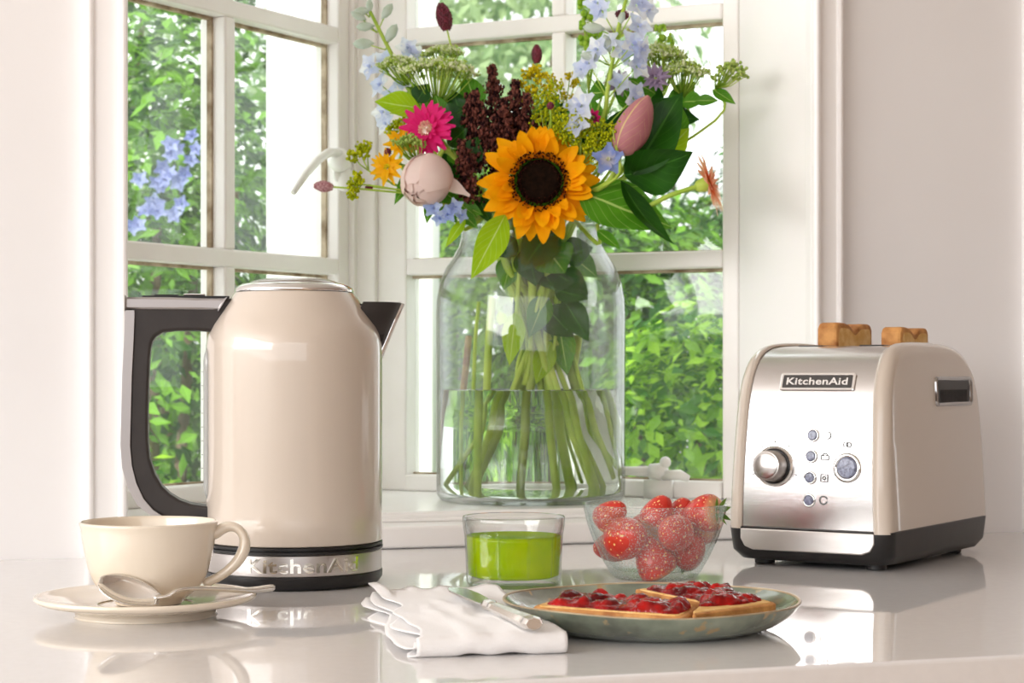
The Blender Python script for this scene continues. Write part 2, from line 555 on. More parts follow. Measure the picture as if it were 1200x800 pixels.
slab('wall_side', [(1.75, -3.15), (1.87, -3.15), (1.87, 2.44), (1.75, 2.44)], -0.9, CEIL,
     mat('brown_side_wall', (0.30, 0.24, 0.20), 0.6, col2=(0.33, 0.265, 0.22), scale=5))

M_LOW = mat('taupe_reflected_wall', (0.13, 0.095, 0.08), 0.6, col2=(0.16, 0.12, 0.10), scale=4)  # unseen low walls, added dark so the toaster's steel front mirrors them
slab('wall_added_left', [(-2.95, -3.2), (-2.75, -3.2), (-2.75, 1.05), (-2.95, 1.05)], -0.9, 0.30, M_LOW)
slab('wall_added_back', [(-2.95, -3.4), (2.4, -3.4), (2.4, -3.2), (-2.95, -3.2)], -0.9, 0.30, M_LOW)

# architraves: two stepped mouldings to each side of the opening
def architrave(name, xa, xb, side):
    s = 1 if side > 0 else -1
    root = slab(name, ccw([wp(xa, -0.004), wp(xb, -0.004), wp(xb, 0.013), wp(xa, 0.013)]), -0.0, CEIL, M_TRIM, bevel=0.003)
    w = xb - xa
    inner = (xa, xa + 0.22 * w) if s > 0 else (xb - 0.22 * w, xb)
    outer = (xb - 0.2 * w, xb) if s > 0 else (xa, xa + 0.2 * w)
    slab('bead', ccw([wp(inner[0], 0.010), wp(inner[1], 0.010), wp(inner[1], 0.021), wp(inner[0], 0.021)]), 0.0, CEIL, M_TRIM, root, bevel=0.004, seg=3)
    slab('outer_bead', ccw([wp(outer[0], 0.010), wp(outer[1], 0.010), wp(outer[1], 0.017), wp(outer[0], 0.017)]), 0.0, CEIL, M_TRIM, root, bevel=0.003)
    return root
architrave('trim_1', -0.4115, -0.3735, -1)
architrave('trim_2', 0.318, 0.353, 1)
slab('trim_3', ccw([wp(0.572, -0.004), wp(0.66, -0.004), wp(0.66, 0.014), wp(0.572, 0.014)]), 0.0, CEIL, M_TRIM, bevel=0.004)

# worktop
FS = 0.31
def front_y(x): return 1.0775 + FS * x
worktop = [(-1.6, front_y(-1.6)), (0.95, front_y(0.95)), (0.95, wall_y(0.95) - 0.0005), (-1.6, wall_y(-1.6) - 0.0005)]
o = slab('worktop', worktop, -0.04, 0.0, M_COUNTER, bevel=0.0025, seg=3, kind=None)
tag(o, 'glossy white stone worktop running under the window', 'worktop')
cab = [(-1.6, front_y(-1.6) + 0.025), (0.95, front_y(0.95) + 0.025), (0.95, wall_y(0.95) - 0.02), (-1.6, wall_y(-1.6) - 0.02)]
base_cab = empty('base_cabinet', (0, 1.1, -0.9), 0, 'pale grey base cabinet below the front edge of the worktop', 'cabinet')
slab('body', cab, -0.9, -0.0405, M_CABINET, base_cab, M=tr(0, -1.1, 0.9))

# ---------------- bay with two casement windows meeting in a corner
Z_SILL = 0.033
RA, RB = Vector((-0.1260, 2.33, 0)), Vector((0.2460, 2.165, 0))       # glass opening of the right-hand window: far, near
LB = Vector((-0.2236, 2.32, 0))
ld = Vector((0.529, 0.849, 0)).normalized()
LA = LB - ld * 0.407                                                   # left-hand window: near, far
APEX = Vector((-0.197, 2.374, 0))
def casement(name, A, B, near_stile, far_stile, latch, label):
    """A to B is the glass opening seen from the room, left to right; x along it, y outwards"""
    d = (B - A).normalized(); n = Vector((-d.y, d.x, 0))               # n points away from the room
    Wd = (B - A).length
    M = Matrix(((d.x, n.x, 0, A.x), (d.y, n.y, 0, A.y), (0, 0, 1, Z_SILL), (0, 0, 0, 1)))
    root = bpy.data.objects.new(name, None); COL.objects.link(root); root.matrix_basis = M
    root['kind'] = 'structure'
    T0, T1 = -0.012, 0.026
    H = 0.93
    def bar(nm, x0, x1, z0, z1, y0=T0, y1=T1, m=M_FRAME, bv=0.0025):
        return obj(nm, box(x0, x1, y0, y1, z0, z1), m, root, smooth=False, bevel=bv)
    ls, rs = (far_stile, near_stile) if latch == 'stay' else (near_stile, far_stile)
    bar('stile', -ls, 0, 0, H); bar('stile', Wd, Wd + rs, 0, H)
    bar('bottom_rail', 0, Wd, 0, 0.020, T0 - 0.004); bar('top_rail', 0, Wd, 0.845, H)
    rows = [(0.020, 0.266), (0.286, 0.551), (0.571, 0.845)]
    for z0, z1 in ((0.266, 0.286), (0.551, 0.571)):
        bar('glazing_bar', 0, Wd, z0, z1)
    for z0, z1 in rows:
        bar('glazing_bar', Wd / 2 - 0.009, Wd / 2 + 0.009, z0, z1)
    for z0, z1 in rows:
        for x0, x1 in ((0, Wd / 2 - 0.009), (Wd / 2 + 0.009, Wd)):
            p = obj('pane', box(x0, x1, 0.0135, 0.0145, z0, z1), M_PANE, root, smooth=False)
            # worn putty line along the bottom, the top and one side of the pane
            q = obj('putty', join(box(x0, x1, 0.006, 0.0132, z1 - 0.0035, z1), box(x0, x1, 0.008, 0.0132, z0, z0 + 0.002),
                                  box(x1 - 0.003, x1, 0.006, 0.0132, z0 + 0.002, z1 - 0.0035)), M_PUTTY, p, smooth=False)
            q['kind'] = 'stuff'
    return root, Wd

M_LATCH = mat('painted_latch', (0.86, 0.84, 0.80), 0.28, col2=(0.90, 0.88, 0.85), scale=30, bump=0.1)
w2, w2w = casement('window_2', RA, RB, 0.020, 0.040, 'stay', '')
w1, w1w = casement('window_1', LA, LB, 0.030, 0.022, 'lever', '')
# lever handle on the left window's far stile: a rose, a knuckle and a drooping lever
lv = obj('window_handle', join(
        xf(lathe([(0, 0), (0.018, 0), (0.019, 0.004), (0.014, 0.008), (0.0, 0.009)], 20), tr(w1w + 0.004, -0.012, 0.395) @ rot(math.pi / 2, 'X')),
        xf(ball(0.0150, 1, 14, 9), tr(w1w - 0.012, -0.022, 0.406)),
        xf(ball(0.0125, 1.25, 12, 8), tr(w1w + 0.004, -0.018, 0.384)),
        tube([(w1w - 0.010, -0.024, 0.413), (w1w - 0.040, -0.028, 0.412), (w1w - 0.066, -0.030, 0.400), (w1w - 0.088, -0.030, 0.382), (w1w - 0.112, -0.030, 0.357)],
             [0.0075, 0.0068, 0.0062, 0.0056, 0.0038], 10, flat=(1, 0.8))), M_LATCH, w1)
# casement stay lying on the right window's bottom rail
st = obj('casement_stay', join(
        tube([(0.245, -0.020, 0.031), (0.30, -0.024, 0.031), (0.322, -0.025, 0.031)], [0.0045, 0.0055, 0.0065], 10),
        tube([(0.324, -0.025, 0.031), (0.336, -0.025, 0.031), (0.344, -0.026, 0.031)], [0.009, 0.010, 0.007], 12),
        xf(ball(0.0068, 1, 12, 8), tr(0.343, -0.026, 0.042)),
        tube([(0.340, -0.026, 0.027), (0.362, -0.028, 0.028), (0.372, -0.028, 0.024)], [0.006, 0.006, 0.004], 8),
        box(0.318, 0.350, -0.030, -0.010, 0.0, 0.021)), M_LATCH, w2)

# corner post between the two windows and the reveals at the sides
rdir = (RB - RA).normalized()
pl = LB + ld * 0.0215; pr = RA - rdir * 0.0395
nl_ = Vector((-ld.y, ld.x, 0)); nr_ = Vector((-rdir.y, rdir.x, 0))
post = ccw([pl - nl_ * 0.020, APEX + Vector((0.004, -0.035, 0)), pr - nr_ * 0.020, pr + nr_ * 0.05, APEX + Vector((0, 0.06, 0)), pl + nl_ * 0.05])
slab('trim_4', post, 0.0, 0.98, M_FRAME, bevel=0.003)
slab('wall_reveal_right', ccw([RB + rdir * 0.0205 - nr_ * 0.012, wp(XR, 0.0), wp(XR + 0.03, -0.05), RB + rdir * 0.09 + nr_ * 0.04, RB + rdir * 0.0205 + nr_ * 0.04]), 0.0, 0.98, M_TRIM)
slab('wall_reveal_left', ccw([LA - ld * 0.031 - nl_ * 0.012, wp(XL, 0.0), wp(XL - 0.04, -0.05), LA - ld * 0.09 + nl_ * 0.03, LA - ld * 0.031 + nl_ * 0.03]), 0.0, 0.98, M_TRIM)
slab('ceiling_bay', ccw([wp(XL - 0.02, -0.02), wp(XR + 0.02, -0.02), RB + rdir * 0.06 + nr_ * 0.06, APEX + Vector((0, 0.09, 0)), LA - ld * 0.06 + nl_ * 0.06]), 0.965, 1.02, M_TRIM)

# stepped window sill
slab('trim_5', ccw([wp(XL - 0.004, 0.0), wp(XR, 0.0), wp(XR, -0.09), wp(XL - 0.004, -0.09)]), 0.0, 0.0225, M_TRIM, bevel=0.003, seg=3)
sill = ccw([wp(XL - 0.004, -0.058), wp(XR - 0.006, -0.058), RB + rdir * 0.022 + nr_ * 0.04, APEX + Vector((0, 0.09, 0)), LA - ld * 0.03 + nl_ * 0.04])
slab('trim_6', sill, 0.0226, Z_SILL, M_SILL, bevel=0.0035, seg=3)
slab('trim_7', ccw([wp(XL - 0.004, -0.0545), wp(XR - 0.006, -0.0545), wp(XR - 0.006, -0.062), wp(XL - 0.004, -0.062)]), 0.0226, 0.0265, M_SILL, bevel=0.0012)
# ------------------------------------------------------------------ electric kettle
KX, KY = (345 - 600) / FOC * 1.59, 1.59
kettle = empty('electric_kettle', (KX, KY, 0), math.radians(9), 'cream enamel electric kettle with dark handle on a steel power base', 'kettle')
SEG = 96
kr = 0.0741
base = obj('power_base', lathe([(0, 0.0), (0.066, 0.0), (0.0715, 0.002), (0.0742, 0.006), (0.0745, 0.0115), (0.070, 0.0118), (0, 0.0118)], SEG), M_BLACK, kettle, auto=40)
obj('steel_band', lathe([(0.05, 0.0118), (0.0732, 0.0118), (0.0736, 0.0128), (0.0736, 0.0285), (0.0730, 0.0292), (0.05, 0.0292)], SEG),
    M_STEELV, kettle, auto=40)
obj('base_ring', lathe([(0.05, 0.0292), (0.0738, 0.0292), (0.0748, 0.0300), (0.0748, 0.0318), (0.0722, 0.0324), (0.0722, 0.0332), (0.0746, 0.0336), (0.0746, 0.0352), (0.072, 0.0358), (0.05, 0.0358)], SEG), M_BLACK, kettle, auto=40)
prof = [(0.070, 0.0358), (0.0735, 0.0360), (0.0741, 0.0368)] + [(p.x, p.y) for p in smooth_prof(
        [(0.0741, 0.060), (0.0741, 0.14), (0.0741, 0.19), (0.0733, 0.204), (0.0700, 0.2150), (0.0630, 0.2262), (0.0560, 0.2368), (0.0505, 0.2445)], 8)] + [(0.0490, 0.2458)]
kb = obj('body', lathe(prof, SEG), M_CREAM, kettle)
lid = obj('lid', lathe([(0.030, 0.2440), (0.0488, 0.2440), (0.0500, 0.2462), (0.0494, 0.2486), (0.0465, 0.2510), (0.0440, 0.2522), (0.0405, 0.2526), (0.0385, 0.2515)], SEG), M_CHROME, kettle, auto=50)
sub('lid_dome', lathe([(p.x, p.y) for p in smooth_prof([(0.0390, 0.2512), (0.0375, 0.2535), (0.030, 0.2560), (0.018, 0.2574), (0.0, 0.2580)], 5)], 64),
    mat('lid_enamel', (0.30, 0.26, 0.23), 0.25, 0.4, coat=0.5), lid)
sub('seam', lathe([(0.0480, 0.2438), (0.0500, 0.2438), (0.0502, 0.2452), (0.0485, 0.2455)], SEG), M_BLACK, lid)
# lettering on the band, bent round it
tx = text_shape('KitchenAid', 0.0118, 0.0008, 1.28, bold=0.022, space=1.06)
def bend(p, r, a0):
    a = a0 + p.x / r
    return Vector(((r + p.z) * math.cos(a), (r + p.z) * math.sin(a), p.y))
tv = [bend(Vector((p.x, p.y, p.z)), 0.0735, math.radians(-90 - 9 + 13.5)) + Vector((0, 0, 0.0208)) for p in tx[0]]
obj('lettering', (tv, tx[1]), mat('polished_letters', (0.80, 0.77, 0.70), 0.10, 1.0, rough2=0.18), kettle, smooth=False)
# handle, from paired outline points
def kpt(q): return ((q[0] - 345) / 1384.0, 0.175 + (440 - q[1]) * 1.59 / FOC)
outer = [(284, 351), (266, 351), (235, 351), (200, 350), (170, 350), (155, 351), (151, 355), (151, 372), (150, 400), (148, 440), (147, 480), (146, 520), (148, 545), (154, 568), (165, 588), (178, 599), (192, 605), (215, 607), (252, 607)]
inner = [(262, 392), (247, 389), (232, 388), (210, 388), (194, 390), (186, 395), (182, 401), (180, 409), (179, 422), (178, 445), (177, 480), (177, 515), (179, 535), (185, 553), (193, 567), (202, 576), (213, 583), (226, 588), (252, 592)]
def ribbon(A, B, hw):
    n = len(A); v = []; f = []
    for (a, b) in zip(A, B):
        for q, y in ((a, -hw), (b, -hw), (b, hw), (a, hw)):
            v.append((q[0], y, q[1]))
    for i in range(n - 1):
        for k in range(4):
            j = (k + 1) % 4
            f.append((i * 4 + k, (i + 1) * 4 + k, (i + 1) * 4 + j, i * 4 + j))
    f.append((3, 2, 1, 0)); f.append(tuple((n - 1) * 4 + k for k in range(4)))
    f = [tuple(reversed(q)) for q in f]
    return v, f
O = [Vector(kpt(q)) for q in outer]; I = [Vector(kpt(q)) for q in inner]
midpx = [(277, 364), (258, 364), (235, 364), (200, 364), (170, 364), (162, 364), (161, 367), (162, 373), (161, 400), (159, 440), (158, 480), (157, 520), (159, 543), (164, 563), (172, 581), (183, 594), (195, 602), (216, 606), (252, 606.5)]
Mid = [Vector(kpt(q)) for q in midpx]
hd = obj('handle', ribbon([O[0], O[1]] + [m.lerp(o_, 0.15) for m, o_ in list(zip(Mid, O))[2:]], I, 0.0150), M_HANDLE, kettle, bevel=0.0045, seg=3, auto=50)
n_top = 7
topO = O[:n_top]; topM = Mid[:n_top]
sub('handle_trim', ribbon(O[1:5] + [Vector(kpt((151, 350)))], Mid[1:5] + [Vector(kpt((151, 364)))], 0.0165), M_TRIMMETAL, hd, bevel=0.0018, seg=2, auto=50)
sub('back_trim', ribbon([Vector(kpt((151, 365)))] + O[n_top:], [Vector(kpt((162, 365)))] + Mid[n_top:], 0.0165), M_TRIMMETAL, hd, bevel=0.0022, seg=2, auto=50)
# temperature gauge window on top of the handle
gx0, gz = kpt((170, 350))
sub('gauge', join(box(gx0, gx0 + 0.072, -0.011, 0.011, gz - 0.001, gz + 0.0016), box(gx0 + 0.010, gx0 + 0.030, -0.009, 0.009, gz + 0.0016, gz + 0.0026)), M_BLACK, hd, bevel=0.0008, smooth=False)
sub('gauge_button', box(gx0 + 0.034, gx0 + 0.052, -0.008, 0.008, gz + 0.0018, gz + 0.0034), M_CHROME, hd, bevel=0.0012, smooth=False)
# clear water gauge down the side of the body
gs = []
for k in range(25):
    t = k / 24
    gs.append((0, 0, 0.072 + 0.126 * t))
wg = obj('water_gauge', xf(tube(gs, [0.0065 * min(1, 3.2 * math.sqrt(max(0, min(k, 24 - k)) / 24) + 0.15) for k in range(25)], 12, flat=(0.55, 1.0)), tr(-0.0725, -0.012, 0)),
         mat('smoky_clear_plastic', (0.72, 0.73, 0.72), 0.08, trans=0.55, ior=1.45), kettle)
for k in range(9):
    t = sub('gauge_mark', box(-0.0775, -0.0765, -0.0155, -0.0085, 0.086 + k * 0.0115, 0.0864 + k * 0.0115), M_HANDLE, wg, smooth=False)
# spout: an open lip thrust out to the right
def spout_ring(x, z, w, h, inset=0.0):
    return (x, z, w, h)
sp_v, sp_f = [], []
levels = [(0.0600, 0.168, 0.006), (0.0690, 0.186, 0.013), (0.0760, 0.203, 0.019), (0.0830, 0.2200, 0.0225), (0.0905, 0.2370, 0.0240)]
ns = 13
for x, z, hw in levels:
    for i in range(ns):
        a = math.pi * (i / (ns - 1) - 0.5)
        sp_v.append((x - 0.030 + 0.030 * math.cos(a) - 0.004 * abs(math.sin(a)), hw * math.sin(a), z))
for k in range(len(levels) - 1):
    for i in range(ns - 1):
        a = k * ns + i
        sp_f.append((a, a + 1, a + ns + 1, a + ns))
sp = obj('spout', (sp_v, sp_f), M_HANDLE, kettle, solid=0.0022)
sub('spout_lip', tube([(x + 0.0008, 0, z) for x, z, hw in levels], [0.0034, 0.0034, 0.0032, 0.003, 0.003], 10, flat=(0.6, 1.0)), M_CHROME, sp)
sub('spout_mesh', ([(0.051, -0.021, 0.236), (0.051, 0.021, 0.236), (0.074, 0.012, 0.204), (0.074, -0.012, 0.204), (0.080, 0, 0.232)],
                   [(0, 1, 4), (1, 2, 4), (2, 3, 4), (3, 0, 4)]), M_BLACK, sp, smooth=False)

# ------------------------------------------------------------------ toaster
TH = math.radians(-33)
TW, TL = 0.080, 0.1275
toaster = empty('toaster', (0.336, 1.808, 0), TH, 'cream two slot toaster with brushed steel front and black base', 'toaster')
def side_prof(grow=0.0, dz=0.0):
    """(y, z) outline from bottom front, up and over, to bottom back"""
    P = [(-0.1260, 0.034), (-0.1262, 0.06), (-0.1250, 0.09), (-0.1225, 0.12), (-0.1185, 0.15), (-0.1120, 0.172), (-0.1000, 0.189), (-0.0820, 0.1985), (-0.055, 0.2025),
         (0.0, 0.2035), (0.050, 0.2015), (0.078, 0.1960), (0.1000, 0.183), (0.1130, 0.163), (0.1195, 0.135), (0.1235, 0.10), (0.1255, 0.06), (0.1260, 0.034)]
    Q = [Vector(p) for p in smooth_prof(P, 3)]
    c = Vector((0, 0.09))
    out = []
    for i, p in enumerate(Q):
        t = (Q[min(i + 1, len(Q) - 1)] - Q[max(i - 1, 0)]).normalized()
        nrm = Vector((-t.y, t.x))
        q = p + nrm * grow
        out.append(Vector((q.x * (1.07 if q.x > 0 else 1.0), max(0.034, q.y + dz))))
    return out
def taper(x, z):                                 # sides lean in towards the top
    return x * (1.0 - 0.085 * (z - 0.034) / 0.17)
def skin(xs_grow, cap_last=False):
    v, f = [], []
    n = None
    for x, g in xs_grow:
        pr_ = side_prof(g)
        n = len(pr_)
        v += [(taper(x, p.y), p.x, p.y) for p in pr_]
    for k in range(len(xs_grow) - 1):
        for i in range(n - 1):
            a = k * n + i
            f.append((a, a + 1, a + n + 1, a + n))
    if cap_last:
        k = (len(xs_grow) - 1) * n
        f.append(tuple(k + i for i in range(n)))
    return v, f
SW = 0.0655
sv, sf = skin([(-SW, 0), (-0.03, 0), (0, 0), (0.03, 0), (SW, 0)])
sf = [tuple(reversed(q)) for q in sf]
steel = obj('steel_shell', (sv, sf), M_STEEL, toaster)
for s in (-1, 1):
    xs = [(s * (SW - 0.001), 0.0005), (s * (SW - 0.0005), 0.0022), (s * (SW + 0.002), 0.0030)]
    for k in range(7):
        a = math.pi / 2 * k / 6
        xs.append((s * (TW - 0.0125 + 0.0125 * math.sin(a)), 0.0030 - 0.0125 * (1 - math.cos(a))))
    cv, cf = skin(xs, True)
    if s > 0: cf = [tuple(reversed(q)) for q in cf]
    ck = obj('side_panel', (cv, cf), M_CREAM, toaster)
# black base with swept-up front corners, feet
def rrect(hx, hy, r, n=6):
    out = []
    for cx, cy, a0 in ((hx - r, hy - r, 0), (-hx + r, hy - r, 90), (-hx + r, -hy + r, 180), (hx - r, -hy + r, 270)):
        for k in range(n + 1):
            a = math.radians(a0 + 90 * k / n)
            out.append((cx + r * math.cos(a), cy + r * math.sin(a)))
    return out
bl = [(0.066, 0.112, 0.02, 0.0045), (0.0745, 0.121, 0.02, 0.0060), (0.0796, 0.1264, 0.016, 0.0140), (0.0812, 0.1284, 0.014, 0.0355), (0.079, 0.126, 0.014, 0.0365)]
bv, bf = [], []
for hx, hy, r, z in bl:
    bv += [(x, y * (1.06 if y > 0 else 1.0), z) for x, y in rrect(hx, hy, r)]
nb = len(rrect(1, 1, 0.1))
for k in range(len(bl) - 1):
    for i in range(nb):
        j = (i + 1) % nb
        bf.append((k * nb + i, k * nb + j, (k + 1) * nb + j, (k + 1) * nb + i))
bf.append(tuple(range(nb - 1, -1, -1))); bf.append(tuple((len(bl) - 1) * nb + i for i in range(nb)))
obj('base', (bv, bf), M_BLACK, toaster, auto=45)
for fx, fy in ((-0.055, -0.098), (0.055, -0.098), (-0.055, 0.098), (0.055, 0.098)):
    obj('foot', xf(lathe([(0, 0), (0.0085, 0), (0.0095, 0.001), (0.0095, 0.0058), (0, 0.0058)], 20), tr(fx, fy, 0)), M_BLACK, toaster, auto=40)
obj('cord_wrap', box(-0.035, 0.035, -0.06, 0.06, 0.0015, 0.0046), M_BLACK, toaster, smooth=False, bevel=0.002)
# steel skirt below the front panel
sk = [(-SW, -0.1288, 0.0345), (SW, -0.1288, 0.0345), (SW, -0.1290, 0.025), (SW - 0.004, -0.1288, 0.018), (SW - 0.012, -0.1285, 0.0150), (-SW + 0.012, -0.1285, 0.0150), (-SW + 0.004, -0.1288, 0.018), (-SW, -0.1290, 0.025)]
n = len(sk)
obj('front_skirt', (sk + [(x, y + 0.004, z) for x, y, z in sk], [tuple(range(n - 1, -1, -1)), tuple(range(n, 2 * n))] + [(i, (i + 1) % n, n + (i + 1) % n, n + i) for i in range(n)]),
    mat('skirt_steel', (0.72, 0.69, 0.67), 0.32, 1.0, rough2=0.4), toaster, smooth=False, bevel=0.0012)

def front_y_at(z):
    P = side_prof()
    for a, b in zip(P, P[1:]):
        if a.y <= z <= b.y and a.x < 0:
            t = (z - a.y) / max(1e-9, b.y - a.y)
            return a.x + (b.x - a.x) * t, math.atan2(b.x - a.x, b.y - a.y)
    return -0.126, 0
TM = Matrix.Translation((0.336, 1.808, 0)) @ rot(TH, 'Z')
def on_front(px, py):
    """local x, z on the toaster's front that the picture shows at px, py"""
    Mi = TM.inverted()
    o_ = Mi @ Vector((0, 0, EYE)); p = Mi @ W(px, py, 1.0); d = p - o_
    y = -0.1225
    for _ in range(4):
        t = (y - o_.y) / d.y; q = o_ + d * t; y = front_y_at(min(max(q.z, 0.04), 0.19))[0]
    return q.x, q.z
def FM(x, z, lift=0.0):
    """matrix at a point of the front: x right, y up the front, z out of it"""
    y, a = front_y_at(z)
    R = Matrix(((1, 0, 0, 0), (0, math.sin(a), -math.cos(a), 0), (0, math.cos(a), math.sin(a), 0), (0, 0, 0, 1)))
    return tr(x, y, z) @ R @ tr(0, 0, lift)
# name plate
nx, nz_ = on_front(958.5, 447.5)
npw, nph = 0.0368, 0.0088
plate_M = FM(nx, nz_)
np_ = obj('name_plate', xf(prism(rrect(npw, nph, 0.0025), 0.0, 0.0016), plate_M), M_CHROME, toaster, smooth=False, bevel=0.0007)
sub('plate_field', xf(prism(rrect(npw - 0.0028, nph - 0.0026, 0.0008), 0.0012, 0.0019), plate_M), mat('dark_plate', (0.045, 0.04, 0.038), 0.4), np_, smooth=False)
t2 = text_shape('KitchenAid', 0.0070, 0.0006, 1.36, bold=0.022, space=1.05)
sub('lettering', xf((t2[0], t2[1]), plate_M @ tr(0, 0, 0.0018)), mat('silver_lettering', (0.80, 0.78, 0.76), 0.25, 0.6), np_, smooth=False)
# knob
kx, kz = on_front(908, 546)
KM = FM(kx, kz)
M_KNOB = mat('satin_knob_metal', (0.56, 0.53, 0.51), 0.26, 1.0, rough2=0.32)
kn = obj('browning_knob', xf(lathe([(0, 0.020), (0.010, 0.0202), (0.0128, 0.0195), (0.0138, 0.0178), (0.0142, 0.004), (0.0142, 0.0)], 40), KM), M_KNOB, toaster, auto=40)
sub('knob_ring', xf(lathe([(0.0138, 0.0), (0.0186, 0.0), (0.0186, 0.0018), (0.0172, 0.003), (0.0160, 0.0022), (0.0138, 0.0008)], 48), KM), M_CHROME, kn, auto=40)
sub('knob_recess', xf(lathe([(0.0130, 0.0010), (0.0162, 0.0024), (0.0158, 0.0010)], 48), KM), M_BLACK, kn)
sub('knob_face', xf(lathe([(0, 0.0208), (0.0100, 0.0206), (0.0118, 0.0200), (0.0122, 0.0190)], 40), KM), mat('knob_cap', (0.48, 0.45, 0.435), 0.22, 1.0), kn, auto=40)
M_MARK = mat('grey_print', (0.12, 0.115, 0.11), 0.6)
for k in range(7):
    a = math.radians(200 - k * 36.5)
    cx_, cz_ = 0.0225 * math.cos(a), 0.0225 * math.sin(a)
    ln = 0.0014
    tk = xf(box(-ln, ln, -0.00035, 0.00035, 0.0, 0.0003), KM @ tr(cx_, cz_, 0.0002) @ rot(a, 'Z'))
    obj('dial_mark', tk, M_MARK, toaster, smooth=False)
# push buttons
M_BTN = mat('button_blue_grey', (0.07, 0.075, 0.13), 0.3, 0.0, col2=(0.26, 0.28, 0.40), scale=420, coat=0.25)
def button(px, py, r, name):
    x, z = on_front(px, py)
    B = FM(x, z)
    b_ = obj(name, xf(lathe([(0, 0.0030), (r * 0.60, 0.0028), (r * 0.66, 0.0018), (r * 0.68, 0)], 28), B), M_BTN, toaster, auto=45)
    sub('button_ring', xf(lathe([(r * 0.66, 0), (r * 0.70, 0.0016), (r * 0.86, 0.0024), (r, 0.0010), (r, 0)], 28), B), M_CHROME, b_)
    return B
btn = [(953, 510), (951, 534.5), (949.5, 559.5), (948.5, 586)]
BM = [button(px, py, 0.0062, 'push_button') for px, py in btn]
button(993, 548, 0.0135, 'lift_button')
# little printed symbols
def arc_sym(a0, a1, r, w=0.0006, n=14):
    v, f = [], []
    for k in range(n + 1):
        a = a0 + (a1 - a0) * k / n
        for q in (r - w, r + w): v.append((q * math.cos(a), q * math.sin(a), 0))
    for k in range(n): f.append((2 * k, 2 * k + 1, 2 * k + 3, 2 * k + 2))
    return v, f
def rect_sym(x0, x1, y0, y1, w=0.0009):
    out = [box(x0, x1, y0, y0 + w, 0, .0001), box(x0, x1, y1 - w, y1, 0, .0001), box(x0, x0 + w, y0, y1, 0, .0001), box(x1 - w, x1, y0, y1, 0, .0001)]
    return join(*[(list(map(Vector, s[0])), s[1]) for s in out])
def symbol(px, py, shape):
    x, z = on_front(px, py)
    s = obj('printed_symbol', xf((list(map(Vector, shape[0])), shape[1]), FM(x, z, 0.0006)), M_MARK, toaster, smooth=False)
symbol(970, 510, arc_sym(-1.9, 1.9, 0.0032))
symbol(967, 534.5, join(arc_sym(0.2, 2.9, 0.0026), xf(rect_sym(-0.004, 0.004, -0.0035, 0.001), Matrix.Identity(4))))
symbol(966, 560, join(rect_sym(-0.0038, 0.0038, -0.0036, 0.0036), arc_sym(0, 6.28, 0.0014)))
symbol(965, 586, arc_sym(0.4, 6.0, 0.0036, 0.0006))
symbol(995, 521, join(rect_sym(-0.0055, -0.001, -0.002, 0.0022), arc_sym(0, 6.28, 0.0021), ))
# slots in the top, with the toasts' guide wires
for sx in (-0.031, 0.031):
    obj('slot', box(sx - 0.0135, sx + 0.0135, -0.050, 0.095, 0.19, 0.2038), M_BLACK, toaster, smooth=False, bevel=0.002)
# carrying slot in the right flank: chrome frame, dark hollow, ribbed grip
def flank(y, z, out=0.0):
    return Vector((taper(TW, z) + out, y, z))
hx0, hx1, hz0, hz1 = -0.002, 0.097, 0.146, 0.174
def fr_ring(y0, y1, z0, z1, o_):
    return [Vector((taper(TW, p[1] + (z0 + z1) / 2) + o_, p[0] + (y0 + y1) / 2, p[1] + (z0 + z1) / 2)) for p in rrect((y1 - y0) / 2, (z1 - z0) / 2, 0.005, 4)]
rings = [fr_ring(hx0, hx1, hz0, hz1, -0.002), fr_ring(hx0, hx1, hz0, hz1, 0.0016), fr_ring(hx0 + 0.0015, hx1 - 0.0015, hz0 + 0.0013, hz1 - 0.0013, 0.0026),
         fr_ring(hx0 + 0.004, hx1 - 0.004, hz0 + 0.0035, hz1 - 0.0035, 0.0014), fr_ring(hx0 + 0.0045, hx1 - 0.0045, hz0 + 0.004, hz1 - 0.004, 0.0003)]
m_ = len(rings[0]); fv = [p for r_ in rings for p in r_]
ff = [(k * m_ + i, k * m_ + (i + 1) % m_, (k + 1) * m_ + (i + 1) % m_, (k + 1) * m_ + i) for k in range(len(rings) - 1) for i in range(m_)]
gr = obj('carry_slot', (fv, ff), mat('dark_chrome', (0.45, 0.44, 0.44), 0.1, 1.0), toaster)
rg = fr_ring(hx0 + 0.0044, hx1 - 0.0044, hz0 + 0.0039, hz1 - 0.0039, 0.0005)
sub('hollow', (rg, [tuple(range(len(rg)))]), mat('hollow_black', (0.012, 0.011, 0.011), 0.35), gr, smooth=False)
for k in range(23):
    yy = 0.012 + k * 0.0032
    sub('grip_rib', [(p) for p in box(taper(TW, 0.157) - 0.001, taper(TW, 0.157) + 0.0012, yy, yy + 0.0012, 0.1485, 0.1615)], M_HANDLE, gr, smooth=False)

